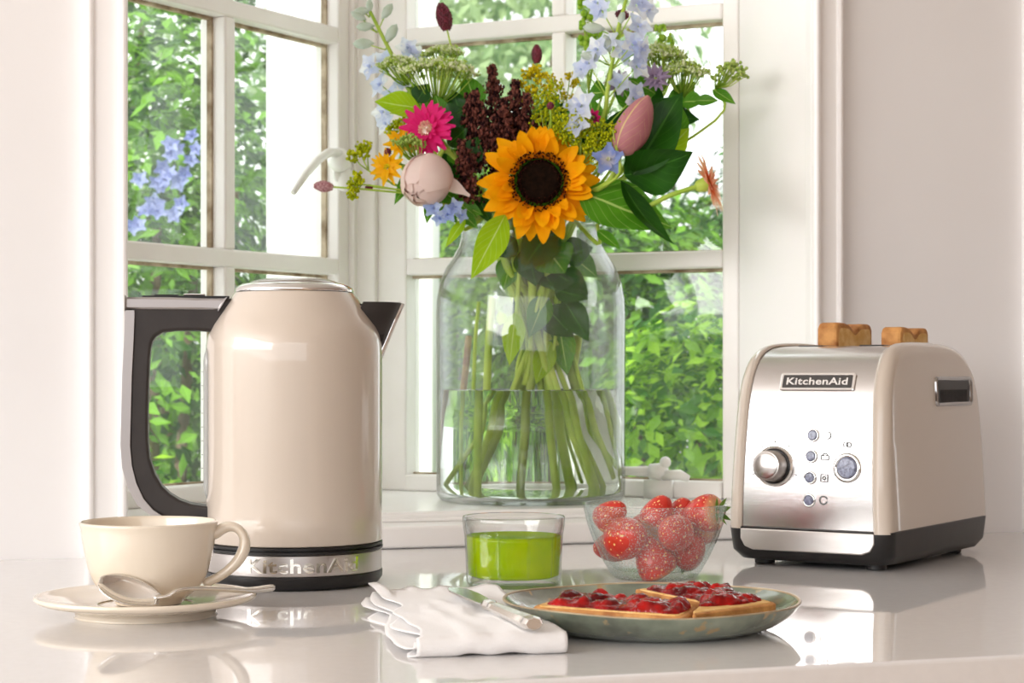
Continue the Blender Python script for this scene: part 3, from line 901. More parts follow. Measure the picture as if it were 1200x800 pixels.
# ------------------------------------------------------------------ slices of toast standing in the toaster
M_CRUST = mat('toast_crust', (0.34, 0.125, 0.03), 0.75, col2=(0.62, 0.30, 0.09), scale=70, bump=0.5, bscale=220)
M_CRUMB = mat('toast_crumb', (0.70, 0.40, 0.12), 0.85, col2=(0.82, 0.56, 0.24), scale=120, bump=0.8, bscale=320)
def bread(name, label, sx, y0, y1, dz):
    r = empty(name, TM @ Vector((sx, (y0 + y1) / 2, 0.204)), TH, label, 'toast', 'toasts in the toaster')
    L = y1 - y0; h = L / 2
    top = []
    for k in range(25):
        t = k / 24
        y = -h + L * t
        e = min(t, 1 - t)
        z = 0.0225 + dz - 0.0065 * math.exp(-((t - 0.5) / 0.13) ** 2) - 0.006 * max(0, 1 - e / 0.06) ** 2
        top.append((y, z))
    def slab_(th, grow):
        v, f = [], []
        for x in (-th, th):
            v += [(x, y * (1 + grow), z + grow * 0.03) for y, z in top] + [(x, h * (1 + grow), -0.012), (x, -h * (1 + grow), -0.012)]
        n = len(top) + 2
        f += [tuple(range(n)), tuple(range(2 * n - 1, n - 1, -1))]
        f += [(i, n + i, n + (i + 1) % n, (i + 1) % n) for i in range(n)]
        return v, f
    obj('crust', slab_(0.0105, 0.0), M_CRUST, r, smooth=False, bevel=0.003, seg=2)
    inn = slab_(0.0108, -0.10)
    inn = ([(p[0], p[1], p[2] - 0.002) for p in inn[0]], inn[1])
    obj('crumb', inn, M_CRUMB, r, smooth=False, bevel=0.001)
bread('toast_slice', 'golden toast slice standing in the left hand slot of the toaster', -0.031, -0.010, 0.080, 0.000)
bread('toast_slice', 'lower golden toast slice in the slot beside the cream flank', 0.031, -0.002, 0.072, -0.005)

# ------------------------------------------------------------------ cup, saucer, spoon
M_CERAMIC = mat('cream_glaze', (0.74, 0.645, 0.52), 0.14, coat=0.5, col2=(0.77, 0.675, 0.555), scale=18, sss=0.0)
SX, SY = (172 - 600) / FOC * 1.375, 1.372
saucer = obj('saucer', lathe([(p.x, p.y) for p in smooth_prof([(0.0, 0.0), (0.047, 0.0), (0.0505, 0.0008), (0.0525, 0.0052), (0.064, 0.0078), (0.076, 0.0105), (0.0797, 0.0128), (0.0800, 0.0146), (0.0780, 0.0156), (0.066, 0.0128), (0.045, 0.0096), (0.034, 0.0090), (0.033, 0.0082), (0.0, 0.0080)], 4)], 80), M_CERAMIC, None, tr(SX, SY, 0))
tag(saucer, 'round cream saucer under the cup in front of the kettle', 'saucer')
CXp = (175.5 - 600) / FOC * 1.375
cup = empty('cup', (CXp, SY, 0.0086), math.radians(4), 'wide cream coffee cup standing on the saucer', 'cup')
cp = smooth_prof([(0.0, 0.0025), (0.017, 0.0022), (0.0215, 0.0), (0.0240, 0.0006), (0.0262, 0.0035), (0.0355, 0.0110), (0.0425, 0.0230), (0.0468, 0.0400), (0.0490, 0.0545), (0.0500, 0.0590), (0.0492, 0.0600), (0.0478, 0.0585), (0.0452, 0.040), (0.041, 0.0240), (0.033, 0.0125), (0.020, 0.0070), (0.0, 0.0062)], 4)
cupb = obj('body', lathe([(p.x, p.y) for p in cp], 72), M_CERAMIC, cup)
# the inside wall is plain, the outside has a few soft flutes low down
for v in cupb.data.vertices:
    r = math.hypot(v.co.x, v.co.y)
    if 0.004 < v.co.z < 0.03 and r > 0.026:
        a = math.atan2(v.co.y, v.co.x)
        k = 1 + 0.012 * math.cos(5 * a + 0.6) * math.sin(math.pi * (v.co.z - 0.004) / 0.026)
        v.co.x *= k; v.co.y *= k
hp = smooth_prof([(0.0465, 0, 0.0500), (0.0560, 0, 0.0555), (0.0640, 0, 0.0545), (0.0690, 0, 0.0480), (0.0688, 0, 0.0390), (0.0630, 0, 0.0290), (0.0520, 0, 0.0200), (0.0400, 0, 0.0140)], 5)
obj('handle', tube(hp, [0.0046 + 0.0006 * math.cos(i * 0.3) for i in range(len(hp))], 14, flat=(1.25, 0.85)), M_CERAMIC, cup)

M_SILVER = mat('polished_silver', (0.78, 0.76, 0.73), 0.11, 1.0, rough2=0.17)
def spoon():
    tip = W(116, 680.5, 1.312); neck = W(187, 702, 1.318); hump = W(212, 690, 1.325); mid = W(252, 689.5, 1.345); end = W(318, 688.5, 1.372)
    r = empty('teaspoon', (neck.x, neck.y, 0.013), 0, 'silver teaspoon leaning across the saucer in front of the cup', 'spoon')
    base = Vector((neck.x, neck.y, 0.013))
    ax = (neck - tip); L = ax.length; ax.normalize()
    side = Vector((0.12, 0.86, 0.50)); side = (side - ax * side.dot(ax)).normalized()
    nrm = ax.cross(side).normalized()
    if nrm.z < 0: nrm = -nrm
    v, f, = [], []
    n1, n2 = 16, 10
    for i in range(n1 + 1):
        t = i / n1
        w = 0.0150 * (math.sin(math.pi * (0.02 + 0.93 * t)) ** 0.55) * (1.08 - 0.30 * t) + 0.0012
        for k in range(n2 + 1):
            s = k / n2 * 2 - 1
            dep = 0.0085 * (1 - s * s) * math.sin(math.pi * min(1, 0.05 + t * 0.95)) ** 0.8
            v.append(tip + ax * (L * t) + side * (s * w) - nrm * dep - base)
    for i in range(n1):
        for k in range(n2):
            a = i * (n2 + 1) + k
            f.append((a, a + 1, a + n2 + 2, a + n2 + 1))
    obj('spoon_bowl', (v, f), M_SILVER, r, solid=0.0009)
    hp = smooth_prof([neck - base - ax * 0.004, W(196, 698, 1.320) - base, hump - base, mid - base, W(290, 691.5, 1.36) - base, end - base], 5)
    n = len(hp)
    obj('spoon_handle', tube(hp, [0.0024 + 0.0022 * (i / n) ** 2 for i in range(n)], 12, flat=(1.35, 0.6)), M_SILVER, r)
spoon()

# ------------------------------------------------------------------ tumbler of green juice
GX, GY = (602 - 600) / FOC * 1.572, 1.572
M_CLEAR = thin_glass('clear_glass', (0.90, 0.93, 0.90), dens=0.55)
tumbler = empty('tumbler', (GX, GY, 0), 0, 'low clear tumbler with shallow facets holding green juice', 'glass')
def fluted(prof, seg, k, amt, z0, z1):
    v, f = lathe(prof, seg, True)
    out = []
    for p in v:
        r = math.hypot(p[0], p[1])
        if r > 1e-6 and z0 < p[2] < z1:
            a = math.atan2(p[1], p[0])
            s = (a % (2 * math.pi / k)) / (2 * math.pi / k) * 2 - 1          # across one facet
            e = max(0, min(1, (p[2] - z0) / 0.004, (z1 - 0.0035 * s * s - p[2]) / 0.0012))
            q = 1 - amt * e * (1 - s * s)
            out.append((p[0] * q, p[1] * q, p[2]))
        else: out.append(p)
    return out, f
gp = [(0.0, 0.0008), (0.034, 0.0008), (0.0365, 0.0), (0.0388, 0.0010), (0.0396, 0.0035), (0.0400, 0.012), (0.0405, 0.025), (0.0412, 0.038), (0.0414, 0.0410), (0.0415, 0.0420), (0.0416, 0.0430), (0.0417, 0.0440), (0.0418, 0.0450), (0.0420, 0.0460), (0.0424, 0.0475), (0.0428, 0.0520), (0.0430, 0.0566), (0.0424, 0.0577), (0.0414, 0.0568), (0.0408, 0.0480), (0.0397, 0.0400), (0.0390, 0.020), (0.0380, 0.0085), (0.034, 0.0068), (0.0, 0.0064)]
obj('glass_body', fluted(gp, 160, 10, 0.030, 0.006, 0.047), M_CLEAR, tumbler)
juice = obj('juice', lathe([(0.0, 0.0066), (0.0338, 0.0070), (0.0379, 0.0088), (0.0386, 0.018), (0.03945, 0.0385), (0.03955, 0.0416), (0.0385, 0.0410), (0.0, 0.0408)], 96), None, None, tr(GX, GY, 0))
mj, nt, N, L, b, out_ = new_mat('green_juice')
b.inputs['Base Color'].default_value = (0.34, 0.53, 0.008, 1); b.inputs['Roughness'].default_value = 0.15
b.inputs['Subsurface Weight'].default_value = 0.0
tcj = N.new('ShaderNodeTexCoord'); nj = N.new('ShaderNodeTexNoise'); nj.inputs['Scale'].default_value = 28
L.new(tcj.outputs['Object'], nj.inputs['Vector'])
rj = N.new('ShaderNodeValToRGB'); rj.color_ramp.elements[0].color = (0.46, 0.68, 0.003, 1); rj.color_ramp.elements[1].color = (0.70, 0.82, 0.008, 1)
rj.color_ramp.elements[0].position = 0.3; rj.color_ramp.elements[1].position = 0.7
L.new(nj.outputs['Fac'], rj.inputs['Fac']); L.new(rj.outputs['Color'], b.inputs['Base Color'])
tj = N.new('ShaderNodeBsdfTranslucent'); L.new(rj.outputs['Color'], tj.inputs['Color'])
mxj = N.new('ShaderNodeMixShader'); mxj.inputs['Fac'].default_value = 0.6
L.new(b.outputs[0], mxj.inputs[1]); L.new(tj.outputs[0], mxj.inputs[2]); L.new(mxj.outputs[0], out_.inputs['Surface'])
juice.data.materials.append(mj)
tag(juice, 'cloudy lime green juice filling the low tumbler', 'juice')

# ------------------------------------------------------------------ glass bowl of strawberries
BX, BY = (767.5 - 600) / FOC * 1.625, 1.625
M_BUBBLE = thin_glass('seeded_glass', (0.78, 0.93, 0.91), 0.05, (600, 0.25, 0.5), 0.03, 0.3, 160, 0.72)
bowl = obj('glass_bowl', lathe([(p.x, p.y) for p in smooth_prof([(0.0, 0.0010), (0.026, 0.0008), (0.0320, 0.0), (0.0355, 0.0015), (0.0405, 0.0075), (0.0490, 0.0230), (0.0570, 0.0420), (0.0622, 0.0615), (0.0626, 0.0640), (0.0614, 0.0645), (0.0604, 0.0625), (0.0548, 0.0430), (0.0468, 0.0250), (0.0380, 0.0115), (0.0300, 0.0068), (0.0, 0.0060)], 4)], 80), M_BUBBLE, None, tr(BX, BY, 0))
tag(bowl, 'clear bubbled glass bowl filled with strawberries', 'bowl')
def berry_mat():
    m, nt, N, L, b, out = new_mat('strawberry_skin')
    tc = N.new('ShaderNodeTexCoord')
    vo = N.new('ShaderNodeTexVoronoi'); vo.inputs['Scale'].default_value = 300
    L.new(tc.outputs['Object'], vo.inputs['Vector'])
    sx = N.new('ShaderNodeSeparateXYZ'); L.new(tc.outputs['Object'], sx.inputs[0])
    mr = N.new('ShaderNodeMapRange'); mr.inputs['From Min'].default_value = 0.0095; mr.inputs['From Max'].default_value = 0.0138
    L.new(sx.outputs['Z'], mr.inputs['Value'])
    nz = N.new('ShaderNodeTexNoise'); nz.inputs['Scale'].default_value = 90
    L.new(tc.outputs['Object'], nz.inputs['Vector'])
    c1 = N.new('ShaderNodeValToRGB'); c1.color_ramp.elements[0].color = (0.42, 0.012, 0.010, 1); c1.color_ramp.elements[1].color = (0.68, 0.045, 0.022, 1)
    L.new(nz.outputs['Fac'], c1.inputs['Fac'])
    m1 = N.new('ShaderNodeMix'); m1.data_type = 'RGBA'; L.new(mr.outputs['Result'], m1.inputs['Factor'])
    L.new(c1.outputs['Color'], m1.inputs['A']); m1.inputs['B'].default_value = (0.82, 0.42, 0.22, 1)
    lt = N.new('ShaderNodeMath'); lt.operation = 'LESS_THAN'; lt.inputs[1].default_value = 0.24
    L.new(vo.outputs['Distance'], lt.inputs[0])
    m2 = N.new('ShaderNodeMix'); m2.data_type = 'RGBA'; L.new(lt.outputs[0], m2.inputs['Factor'])
    L.new(m1.outputs['Result'], m2.inputs['A']); m2.inputs['B'].default_value = (0.86, 0.58, 0.24, 1)
    L.new(m2.outputs['Result'], b.inputs['Base Color'])
    b.inputs['Roughness'].default_value = 0.3
    b.inputs['Subsurface Weight'].default_value = 0.12; b.inputs['Subsurface Radius'].default_value = (0.006, 0.002, 0.001)
    bp = N.new('ShaderNodeBump'); bp.inputs['Strength'].default_value = 0.6; bp.inputs['Distance'].default_value = 0.001
    L.new(vo.outputs['Distance'], bp.inputs['Height']); L.new(bp.outputs['Normal'], b.inputs['Normal'])
    return m
M_BERRY = berry_mat()
berry_me = make_mesh('strawberry', lathe([(p.x, p.y) for p in smooth_prof([(0.0, -0.0165), (0.0048, -0.0152), (0.0098, -0.0090), (0.0132, -0.0005), (0.0140, 0.0065), (0.0118, 0.0115), (0.0060, 0.0136), (0.0, 0.0132)], 4)], 28))
berry_me.materials.append(M_BERRY)
cal = [xf(blade(0.011, 0.0045, 3, 2, -0.25, 0, 0.2), rot(k * math.pi * 2 / 7, 'Z') @ tr(0, 0.001, 0) @ rot(0.15 + 0.2 * (k % 2), 'X')) for k in range(7)]
cal_me = make_mesh('calyx', join(*cal)); cal_me.materials.append(leaf_mat('calyx_green', (0.10, 0.22, 0.03), (0.22, 0.36, 0.06)))
berries = [  # px, py, distance offset from the bowl centre, size, lean, spin, calyx, label
    (716, 604, -0.012, 0.98, (-2.4, 0.6), 0.4, 0, 'strawberry poking over the left rim of the glass bowl'),
    (771, 601, -0.004, 1.00, (-2.9, 0.4), 0.5, 0, 'strawberry whose red tip shows left of centre above the bowl rim'),
    (797, 603, 0.012, 0.95, (-2.8, 0.2), 0.6, 0, 'smaller strawberry tip right of centre above the bowl rim'),
    (824, 602, -0.004, 1.18, (0.9, 1.3), 0.2, 1, 'large strawberry with a dark leafy tip at the right rim of the bowl'),
    (735, 629, -0.030, 1.30, (-1.9, 0.4), 0.3, 0, 'biggest strawberry pressed against the front left of the glass bowl'),
    (790, 624, -0.034, 1.10, (-1.7, -0.5), -0.3, 0, 'bright sunlit strawberry at the front right of the glass bowl'),
    (766, 655, -0.020, 1.22, (2.7, 0.2), 2.0, 0, 'pale shouldered strawberry lowest in the middle of the bowl'),
    (808, 645, -0.004, 1.05, (0.6, 2.4), 3.0, 1, 'dark shaded strawberry low at the right of the bowl'),
    (716, 640, 0.010, 1.00, (1.4, 0.3), 1.0, 0, 'strawberry half hidden low at the left behind the biggest one'),
    (752, 622, 0.022, 1.05, (0.2, -1.2), 2.2, 0, 'strawberry deep in the bowl behind the two front berries'),
    (818, 622, 0.016, 1.00, (1.0, -0.6), 1.1, 0, 'strawberry tucked below the leafy one at the right back of the bowl'),
]
for px, py, dy, s, (rx, ry), rz, cx_, lab in berries:
    p = W(px, py, BY + dy)
    r = empty('strawberry', p, 0, lab, 'strawberry', 'strawberries in the glass bowl')
    R = rot(rz, 'Z') @ rot(ry, 'Y') @ rot(rx, 'X') @ Matrix.Scale(s, 4)
    obj('berry', berry_me, None, r, R)
    if cx_: obj('calyx', cal_me, None, r, R @ tr(0, 0, 0.0132))

# ------------------------------------------------------------------ plate with bread and jam
PX, PY = (762 - 600) / FOC * 1.305, 1.305
def plate_mat():
    m, nt, N, L, b, out = new_mat('reactive_sage_glaze')
    tc = N.new('ShaderNodeTexCoord')
    n1 = N.new('ShaderNodeTexNoise'); n1.inputs['Scale'].default_value = 26; n1.inputs['Detail'].default_value = 6
    L.new(tc.outputs['Object'], n1.inputs['Vector'])
    r1 = N.new('ShaderNodeValToRGB'); e = r1.color_ramp.elements
    e[0].position = 0.30; e[0].color = (0.10, 0.11, 0.085, 1); e[1].position = 0.70; e[1].color = (0.29, 0.32, 0.24, 1)
    k = e.new(0.5); k.color = (0.18, 0.21, 0.155, 1)
    L.new(n1.outputs['Fac'], r1.inputs['Fac'])
    n2 = N.new('ShaderNodeTexNoise'); n2.inputs['Scale'].default_value = 60; n2.inputs['Detail'].default_value = 4
    L.new(tc.outputs['Object'], n2.inputs['Vector'])
    r2 = N.new('ShaderNodeValToRGB'); r2.color_ramp.elements[0].position = 0.63; r2.color_ramp.elements[1].position = 0.70
    L.new(n2.outputs['Fac'], r2.inputs['Fac'])
    mx = N.new('ShaderNodeMix'); mx.data_type = 'RGBA'; L.new(r2.outputs['Color'], mx.inputs['Factor'])
    L.new(r1.outputs['Color'], mx.inputs['A']); mx.inputs['B'].default_value = (0.38, 0.27, 0.13, 1)
    L.new(mx.outputs['Result'], b.inputs['Base Color'])
    b.inputs['Roughness'].default_value = 0.17
    b.inputs['Coat Weight'].default_value = 0.6
    return m
plate = empty('plate', (PX, PY, 0), 0, 'shallow sage green stoneware plate at the front of the worktop', 'plate')
pp = smooth_prof([(0.0, 0.0010), (0.066, 0.0010), (0.071, 0.0), (0.0760, 0.0008), (0.0880, 0.0052), (0.0975, 0.0120), (0.1024, 0.0178), (0.1034, 0.0196), (0.1020, 0.0200), (0.0960, 0.0150), (0.086, 0.0092), (0.072, 0.0064), (0.050, 0.0058), (0.0, 0.0055)], 4)
pb = obj('dish', lathe([(p.x, p.y) for p in pp], 96), plate_mat(), plate)
def warp_plate(me):
    for v in me.vertices:
        r = math.hypot(v.co.x, v.co.y)
        if r > 0.05:
            a = math.atan2(v.co.y, v.co.x)
            e = (r - 0.05) / 0.053
            v.co.z += e * (0.0007 * math.sin(2 * a + 0.6) + 0.0004 * math.sin(5 * a))
            q = 1 + e * 0.008 * math.sin(3 * a + 1.0)
            v.co.x *= q; v.co.y *= q
warp_plate(pb.data)
rim = lathe([(0.1012, 0.0189), (0.1036, 0.0196), (0.1030, 0.0204), (0.1012, 0.0202)], 96, True)
rm = obj('glaze_rim', rim, mat('bare_brown_rim', (0.36, 0.24, 0.13), 0.35, col2=(0.50, 0.40, 0.26), scale=40), plate)
warp_plate(rm.data)

M_JAM = mat('strawberry_jam', (0.08, 0.0015, 0.002), 0.06, col2=(0.42, 0.008, 0.006), scale=60, lo=0.38, hi=0.68, spec=0.22)
def inside(poly, x, y):
    c = False; n = len(poly); j = n - 1
    for i in range(n):
        xi, yi = poly[i]; xj, yj = poly[j]
        if (yi > y) != (yj > y) and x < (xj - xi) * (y - yi) / (yj - yi) + xi: c = not c
        j = i
    return c
def edge_dist(poly, x, y):
    d = 9
    for (x0, y0), (x1, y1) in zip(poly, poly[1:] + poly[:1]):
        ex, ey = x1 - x0, y1 - y0
        t = max(0, min(1, ((x - x0) * ex + (y - y0) * ey) / (ex * ex + ey * ey)))
        d = min(d, math.hypot(x - x0 - t * ex, y - y0 - t * ey))
    return d
def round_poly(poly, r=0.008, n=4):
    out = []
    m = len(poly)
    for i in range(m):
        a, b, c = Vector(poly[i - 1]), Vector(poly[i]), Vector(poly[(i + 1) % m])
        p = b + (a - b).normalized() * r; q = b + (c - b).normalized() * r
        for k in range(n + 1):
            t = k / n
            out.append(tuple((p * (1 - t) + b * t) * (1 - t) + (b * (1 - t) + q * t) * t))
    return out
def jam_toast(label, jlabel, poly, z0, th, tilt, seed, bumps, jam_poly):
    poly = round_poly(ccw(poly))
    cx = sum(p[0] for p in poly) / len(poly); cy = sum(p[1] for p in poly) / len(poly)
    r = empty('bread_slice', (cx, cy, z0), 0, label, 'bread', 'bread and jam on the plate')
    loc = [(p[0] - cx, p[1] - cy) for p in poly]
    def zt(x, y): return tilt[0] * x + tilt[1] * y
    v, f = prism(loc, 0, th)
    v = [(p[0], p[1], p[2] + zt(p[0], p[1])) for p in v]
    obj('crust', (v, f), M_CRUST, r, smooth=False, bevel=0.0028, seg=3)
    inn = [(x * 0.93, y * 0.93) for x, y in loc]
    v, f = prism(inn, th - 0.002, th + 0.0007)
    v = [(p[0], p[1], p[2] + zt(p[0], p[1])) for p in v]
    obj('crumb', (v, f), M_CRUMB, r, smooth=False, bevel=0.0006)
    # jam: a lumpy glossy heap over most of the slice
    R2 = random.Random(seed)
    jp = round_poly(ccw([(p[0] - cx, p[1] - cy) for p in jam_poly]), 0.010)
    xs = [p[0] for p in jp]; ys = [p[1] for p in jp]
    lumps = []
    while len(lumps) < bumps:
        x, y = R2.uniform(min(xs), max(xs)), R2.uniform(min(ys), max(ys))
        if inside(jp, x, y) and edge_dist(jp, x, y) > 0.004: lumps.append((x, y, R2.uniform(0.0042, 0.0100), R2.uniform(0.0015, 0.0058)))
    NX = 96; NY = 96
    idx = {}; v = []; f = []
    def hgt(x, y):
        wob = 0.0035 * noise.noise((x * 130 + seed, y * 130, 0.3))
        d = edge_dist(jp, x, y) + wob
        if d <= 0 or not inside(jp, x, y): return None
        base = 0.0030 * min(1, d / 0.004) ** 0.5
        s = base
        for lx, ly, lr, lh in lumps:
            q = ((x - lx) ** 2 + (y - ly) ** 2) / (lr * lr)
            if q < 1: s = max(s, base * 0.7 + lh * math.sqrt(1 - q) * min(1, d / 0.005))
        return s + 0.0007 * noise.noise((x * 420, y * 420, seed))
    for i in range(NX + 1):
        for j in range(NY + 1):
            x = min(xs) + (max(xs) - min(xs)) * i / NX; y = min(ys) + (max(ys) - min(ys)) * j / NY
            h = hgt(x, y)
            if h is not None:
                idx[i, j] = len(v); v.append((x, y, th + zt(x, y) + max(h, 0.0002)))
    for i in range(NX):
        for j in range(NY):
            q = [(i, j), (i + 1, j), (i + 1, j + 1), (i, j + 1)]
            if all(k in idx for k in q): f.append(tuple(idx[k] for k in q))
    # close the heap with a skirt and flat underside so it has body
    from collections import defaultdict
    cnt = defaultdict(int)
    for q in f:
        for a, b_ in zip(q, q[1:] + q[:1]): cnt[(a, b_)] += 1
    ring = {}
    for (a, b_) in list(cnt):
        if (b_, a) not in cnt:
            for k in (a, b_):
                if k not in ring:
                    ring[k] = len(v); p = v[k]; v.append((p[0], p[1], th + zt(p[0], p[1]) - 0.0002))
            f.append((b_, a, ring[a], ring[b_]))
    sm = obj('jam', (v, f), M_JAM, r)
    return r
jam_toast('bread slice with dark red jam at the left front of the plate', '', [(0.012, 1.272), (0.112, 1.212), (0.126, 1.258), (0.040, 1.325)], 0.0110, 0.0088, (0.02, 0.03), 3, 46,
          [(0.020, 1.274), (0.060, 1.246), (0.110, 1.217), (0.122, 1.256), (0.043, 1.320)])
jam_toast('thicker bread slice with red jam at the right back of the plate', '', [(0.1155, 1.2125), (0.181, 1.270), (0.140, 1.345), (0.084, 1.325), (0.129, 1.262)], 0.0105, 0.0120, (-0.02, 0.03), 11, 42,
          [(0.122, 1.240), (0.150, 1.252), (0.173, 1.276), (0.140, 1.338), (0.090, 1.322), (0.128, 1.266)])

# ------------------------------------------------------------------ folded napkin and knife
M_LINEN = mat('white_linen', (0.80, 0.775, 0.765), 0.85, col2=(0.84, 0.82, 0.81), scale=12, bump=0.25, bscale=900, sheen=0.3)
F1, F2, B1, B2 = Vector((-0.060, 1.166)), Vector((0.034, 1.184)), Vector((-0.1175, 1.42)), Vector((-0.012, 1.435))
def napkin():
    root = empty('napkin', (-0.04, 1.3, 0), 0, 'folded white linen napkin under the knife beside the plate', 'napkin')
    base = Vector((-0.04, 1.3, 0))
    ns_, nt_ = 40, 22
    def spot(s, d):                              # s along the front fold, d from the fold to the back
        a = F1.lerp(F2, s); b = B1.lerp(B2, s)
        return a.lerp(b, d)
    def sheet(levels, fold_r, z_of, lo, seed):
        # path: back of lower layer, to the fold, over, to the back of the upper layer
        v, f = [], []
        path = [('b', 1 - i / nt_) for i in range(nt_ + 1)] + [('c', k / 6) for k in range(1, 6)] + [('t', i / nt_) for i in range(nt_ + 1)]
        for i in range(ns_ + 1):
            s = i / ns_
            for kind, q in path:
                loose = (1 - s) ** 3
                if kind == 'c':
                    p = spot(s, lo)
                    dirv = (spot(s, 0) - spot(s, 1)).normalized()
                    ang = math.pi * q
                    z = levels[0] + (levels[1] - levels[0]) * (0.5 - 0.5 * math.cos(ang))
                    p = p + dirv * fold_r * math.sin(ang)
                else:
                    d = lo + (1 - lo) * q
                    p = spot(s, d)
                    z = levels[0] if kind == 'b' else levels[1]
                    jig = 0.016 * noise.noise((d * 5 + seed, z * 900, 1.7)) * loose
                    off = (0.010 * math.sin(z * 900 + seed)) * loose
                    p = p + Vector((jig + off, 0))
                z += z_of(s, q if kind != 'c' else 0, kind)
                v.append(Vector((p.x, p.y, z)) - base)
        m = len(path)
        for i in range(ns_):
            for k in range(m - 1):
                a = i * m + k
                f.append((a, a + 1, a + m + 1, a + m))
        return v, f
    def wav(amp, seed):
        def g(s, d, kind):
            w = noise.noise((s * 3.2 + seed, d * 3.5, seed * 0.7)) * 0.6 + noise.noise((s * 7 + seed, d * 7, 4.0)) * 0.4
            lift = amp * (0.3 + 0.7 * d) * (1 + 1.2 * (1 - s) ** 2)
            return max(-0.0006, w * lift)
        return g
    obj('outer_fold', sheet((0.0010, 0.0135), 0.0058, wav(0.0075, 2.0), 0.0, 2.0), M_LINEN, root, solid=0.0009)
    obj('inner_fold', sheet((0.0050, 0.0092), 0.0020, wav(0.0030, 2.2), 0.03, 5.0), M_LINEN, root, solid=0.0009)
napkin()
def knife():
    e = W(626, 741, 1.176); t = W(527, 700.5, 1.375)
    e.z = 0.0195; t.z = 0.0195
    root = empty('butter_knife', (e.x, e.y, e.z), math.atan2(t.y - e.y, t.x - e.x), 'silver butter knife lying diagonally on the napkin', 'knife')
    L = (t - e).length
    hl = L * 0.50
    hp = [(0.0, 0.0052), (0.002, 0.0064), (0.008, 0.0070), (0.03, 0.0062), (hl - 0.02, 0.0050), (hl - 0.006, 0.0046), (hl - 0.004, 0.0058), (hl, 0.0058), (hl + 0.003, 0.0040)]
    v, f = tube([(x, 0, 0) for x, r in hp], [r for x, r in hp], 8, flat=(1.0, 0.72))
    obj('knife_handle', (v, f), M_SILVER, root, auto=30)
    bp_ = [(hl, -0.0042), (hl + 0.010, -0.0075), (L * 0.80, -0.0105), (L * 0.93, -0.0100), (L, -0.0030), (L - 0.002, 0.0025), (L * 0.9, 0.0062), (hl + 0.012, 0.0062), (hl, 0.0042)]
    obj('knife_blade', prism(bp_, -0.0008, 0.0008), mat('knife_steel', (0.70, 0.69, 0.68), 0.14, 1.0, rough2=0.2), root, smooth=False, bevel=0.0006)
knife()
# ------------------------------------------------------------------ vase with water
VC = Vector((0.0214, 2.135, Z_SILL))
M_VASE = thin_glass('vase_glass', (0.93, 0.97, 0.96), 0.014, (300, 0.07, 0.4), 0.0, 0.25, 9, 0.52)
vo_ = [(0.0, 0.0015), (0.080, 0.0015), (0.0950, 0.0), (0.1035, 0.0020), (0.1068, 0.0075), (0.1074, 0.02), (0.1074, 0.08), (0.1076, 0.15), (0.1078, 0.2100), (0.1070, 0.2280), (0.1035, 0.2480), (0.0965, 0.2640), (0.0880, 0.2770), (0.0815, 0.2890), (0.0787, 0.3000), (0.0795, 0.3090), (0.0850, 0.3130), (0.0874, 0.3155), (0.0868, 0.3187), (0.0838, 0.3195)]
vi_ = [(0.0790, 0.3150), (0.0760, 0.3070), (0.0755, 0.2980), (0.0783, 0.2880), (0.0848, 0.2760), (0.0933, 0.2625), (0.1003, 0.2465), (0.1037, 0.2270), (0.1044, 0.2100), (0.1042, 0.15), (0.1040, 0.08), (0.1040, 0.02), (0.1025, 0.0105), (0.094, 0.0075), (0.0, 0.0070)]
vase = obj('glass_vase', lathe(vo_ + vi_, 96), M_VASE, None, tr(*VC))
tag(vase, 'large clear glass jar vase holding the bouquet on the window sill', 'vase')
water = obj('water', lathe([(0.0, 0.0074), (0.0935, 0.0078), (0.1026, 0.0108), (0.1041, 0.0205), (0.1041, 0.08), (0.1043, 0.1265), (0.1030, 0.1252), (0.0995, 0.1246), (0.0, 0.1245)], 96),
            glass_mat('clear_water', (0.975, 0.99, 0.97), 1.33), None, tr(*VC))
tag(water, 'clear water in the lower half of the vase', 'water')

# ------------------------------------------------------------------ flowers
M_STEM = leaf_mat('stem_green', (0.26, 0.46, 0.03), (0.58, 0.72, 0.13), transl=0.25, rough=0.4, island=0.9)
M_STEMD = leaf_mat('stem_olive', (0.22, 0.33, 0.05), (0.46, 0.56, 0.14), transl=0.2, rough=0.5, island=0.6)
M_STEMB = mat('stem_brown', (0.22, 0.10, 0.04), 0.6, col2=(0.40, 0.28, 0.10), scale=60)
M_LEAF = leaf_mat('mid_leaf', (0.035, 0.15, 0.006), (0.10, 0.30, 0.012), vein=(0.40, 0.55, 0.14), transl=0.3)
M_LEAFD = leaf_mat('dark_leaf', (0.006, 0.040, 0.004), (0.022, 0.105, 0.006), vein=(0.05, 0.17, 0.02), transl=0.22, rough=0.3)
M_LEAFL = leaf_mat('lime_leaf', (0.27, 0.48, 0.006), (0.42, 0.62, 0.015), vein=(0.60, 0.74, 0.20), transl=0.45)
M_LIME = leaf_mat('lime_floret', (0.40, 0.48, 0.004), (0.72, 0.74, 0.012), transl=0.35, island=0.7)
M_UMBEL = leaf_mat('umbel_floret', (0.50, 0.66, 0.10), (0.95, 0.98, 0.72), transl=0.4, island=1.0)
M_BERRYG = leaf_mat('green_berry', (0.28, 0.42, 0.07), (0.48, 0.60, 0.15), transl=0.1, island=0.7)
M_GOLD = leaf_mat('goldenrod_floret', (0.55, 0.44, 0.003), (0.88, 0.72, 0.008), transl=0.25, island=0.8)
M_DARK = mat('burgundy_plume', (0.018, 0.005, 0.006), 0.8, col2=(0.17, 0.055, 0.04), scale=120, island=0.6, spec=0.1)
M_BURNET = mat('burnet_head', (0.075, 0.006, 0.014), 0.6, col2=(0.22, 0.02, 0.045), scale=300)
M_BURNETP = mat('burnet_pale_head', (0.36, 0.13, 0.16), 0.7, col2=(0.62, 0.38, 0.38), scale=400)
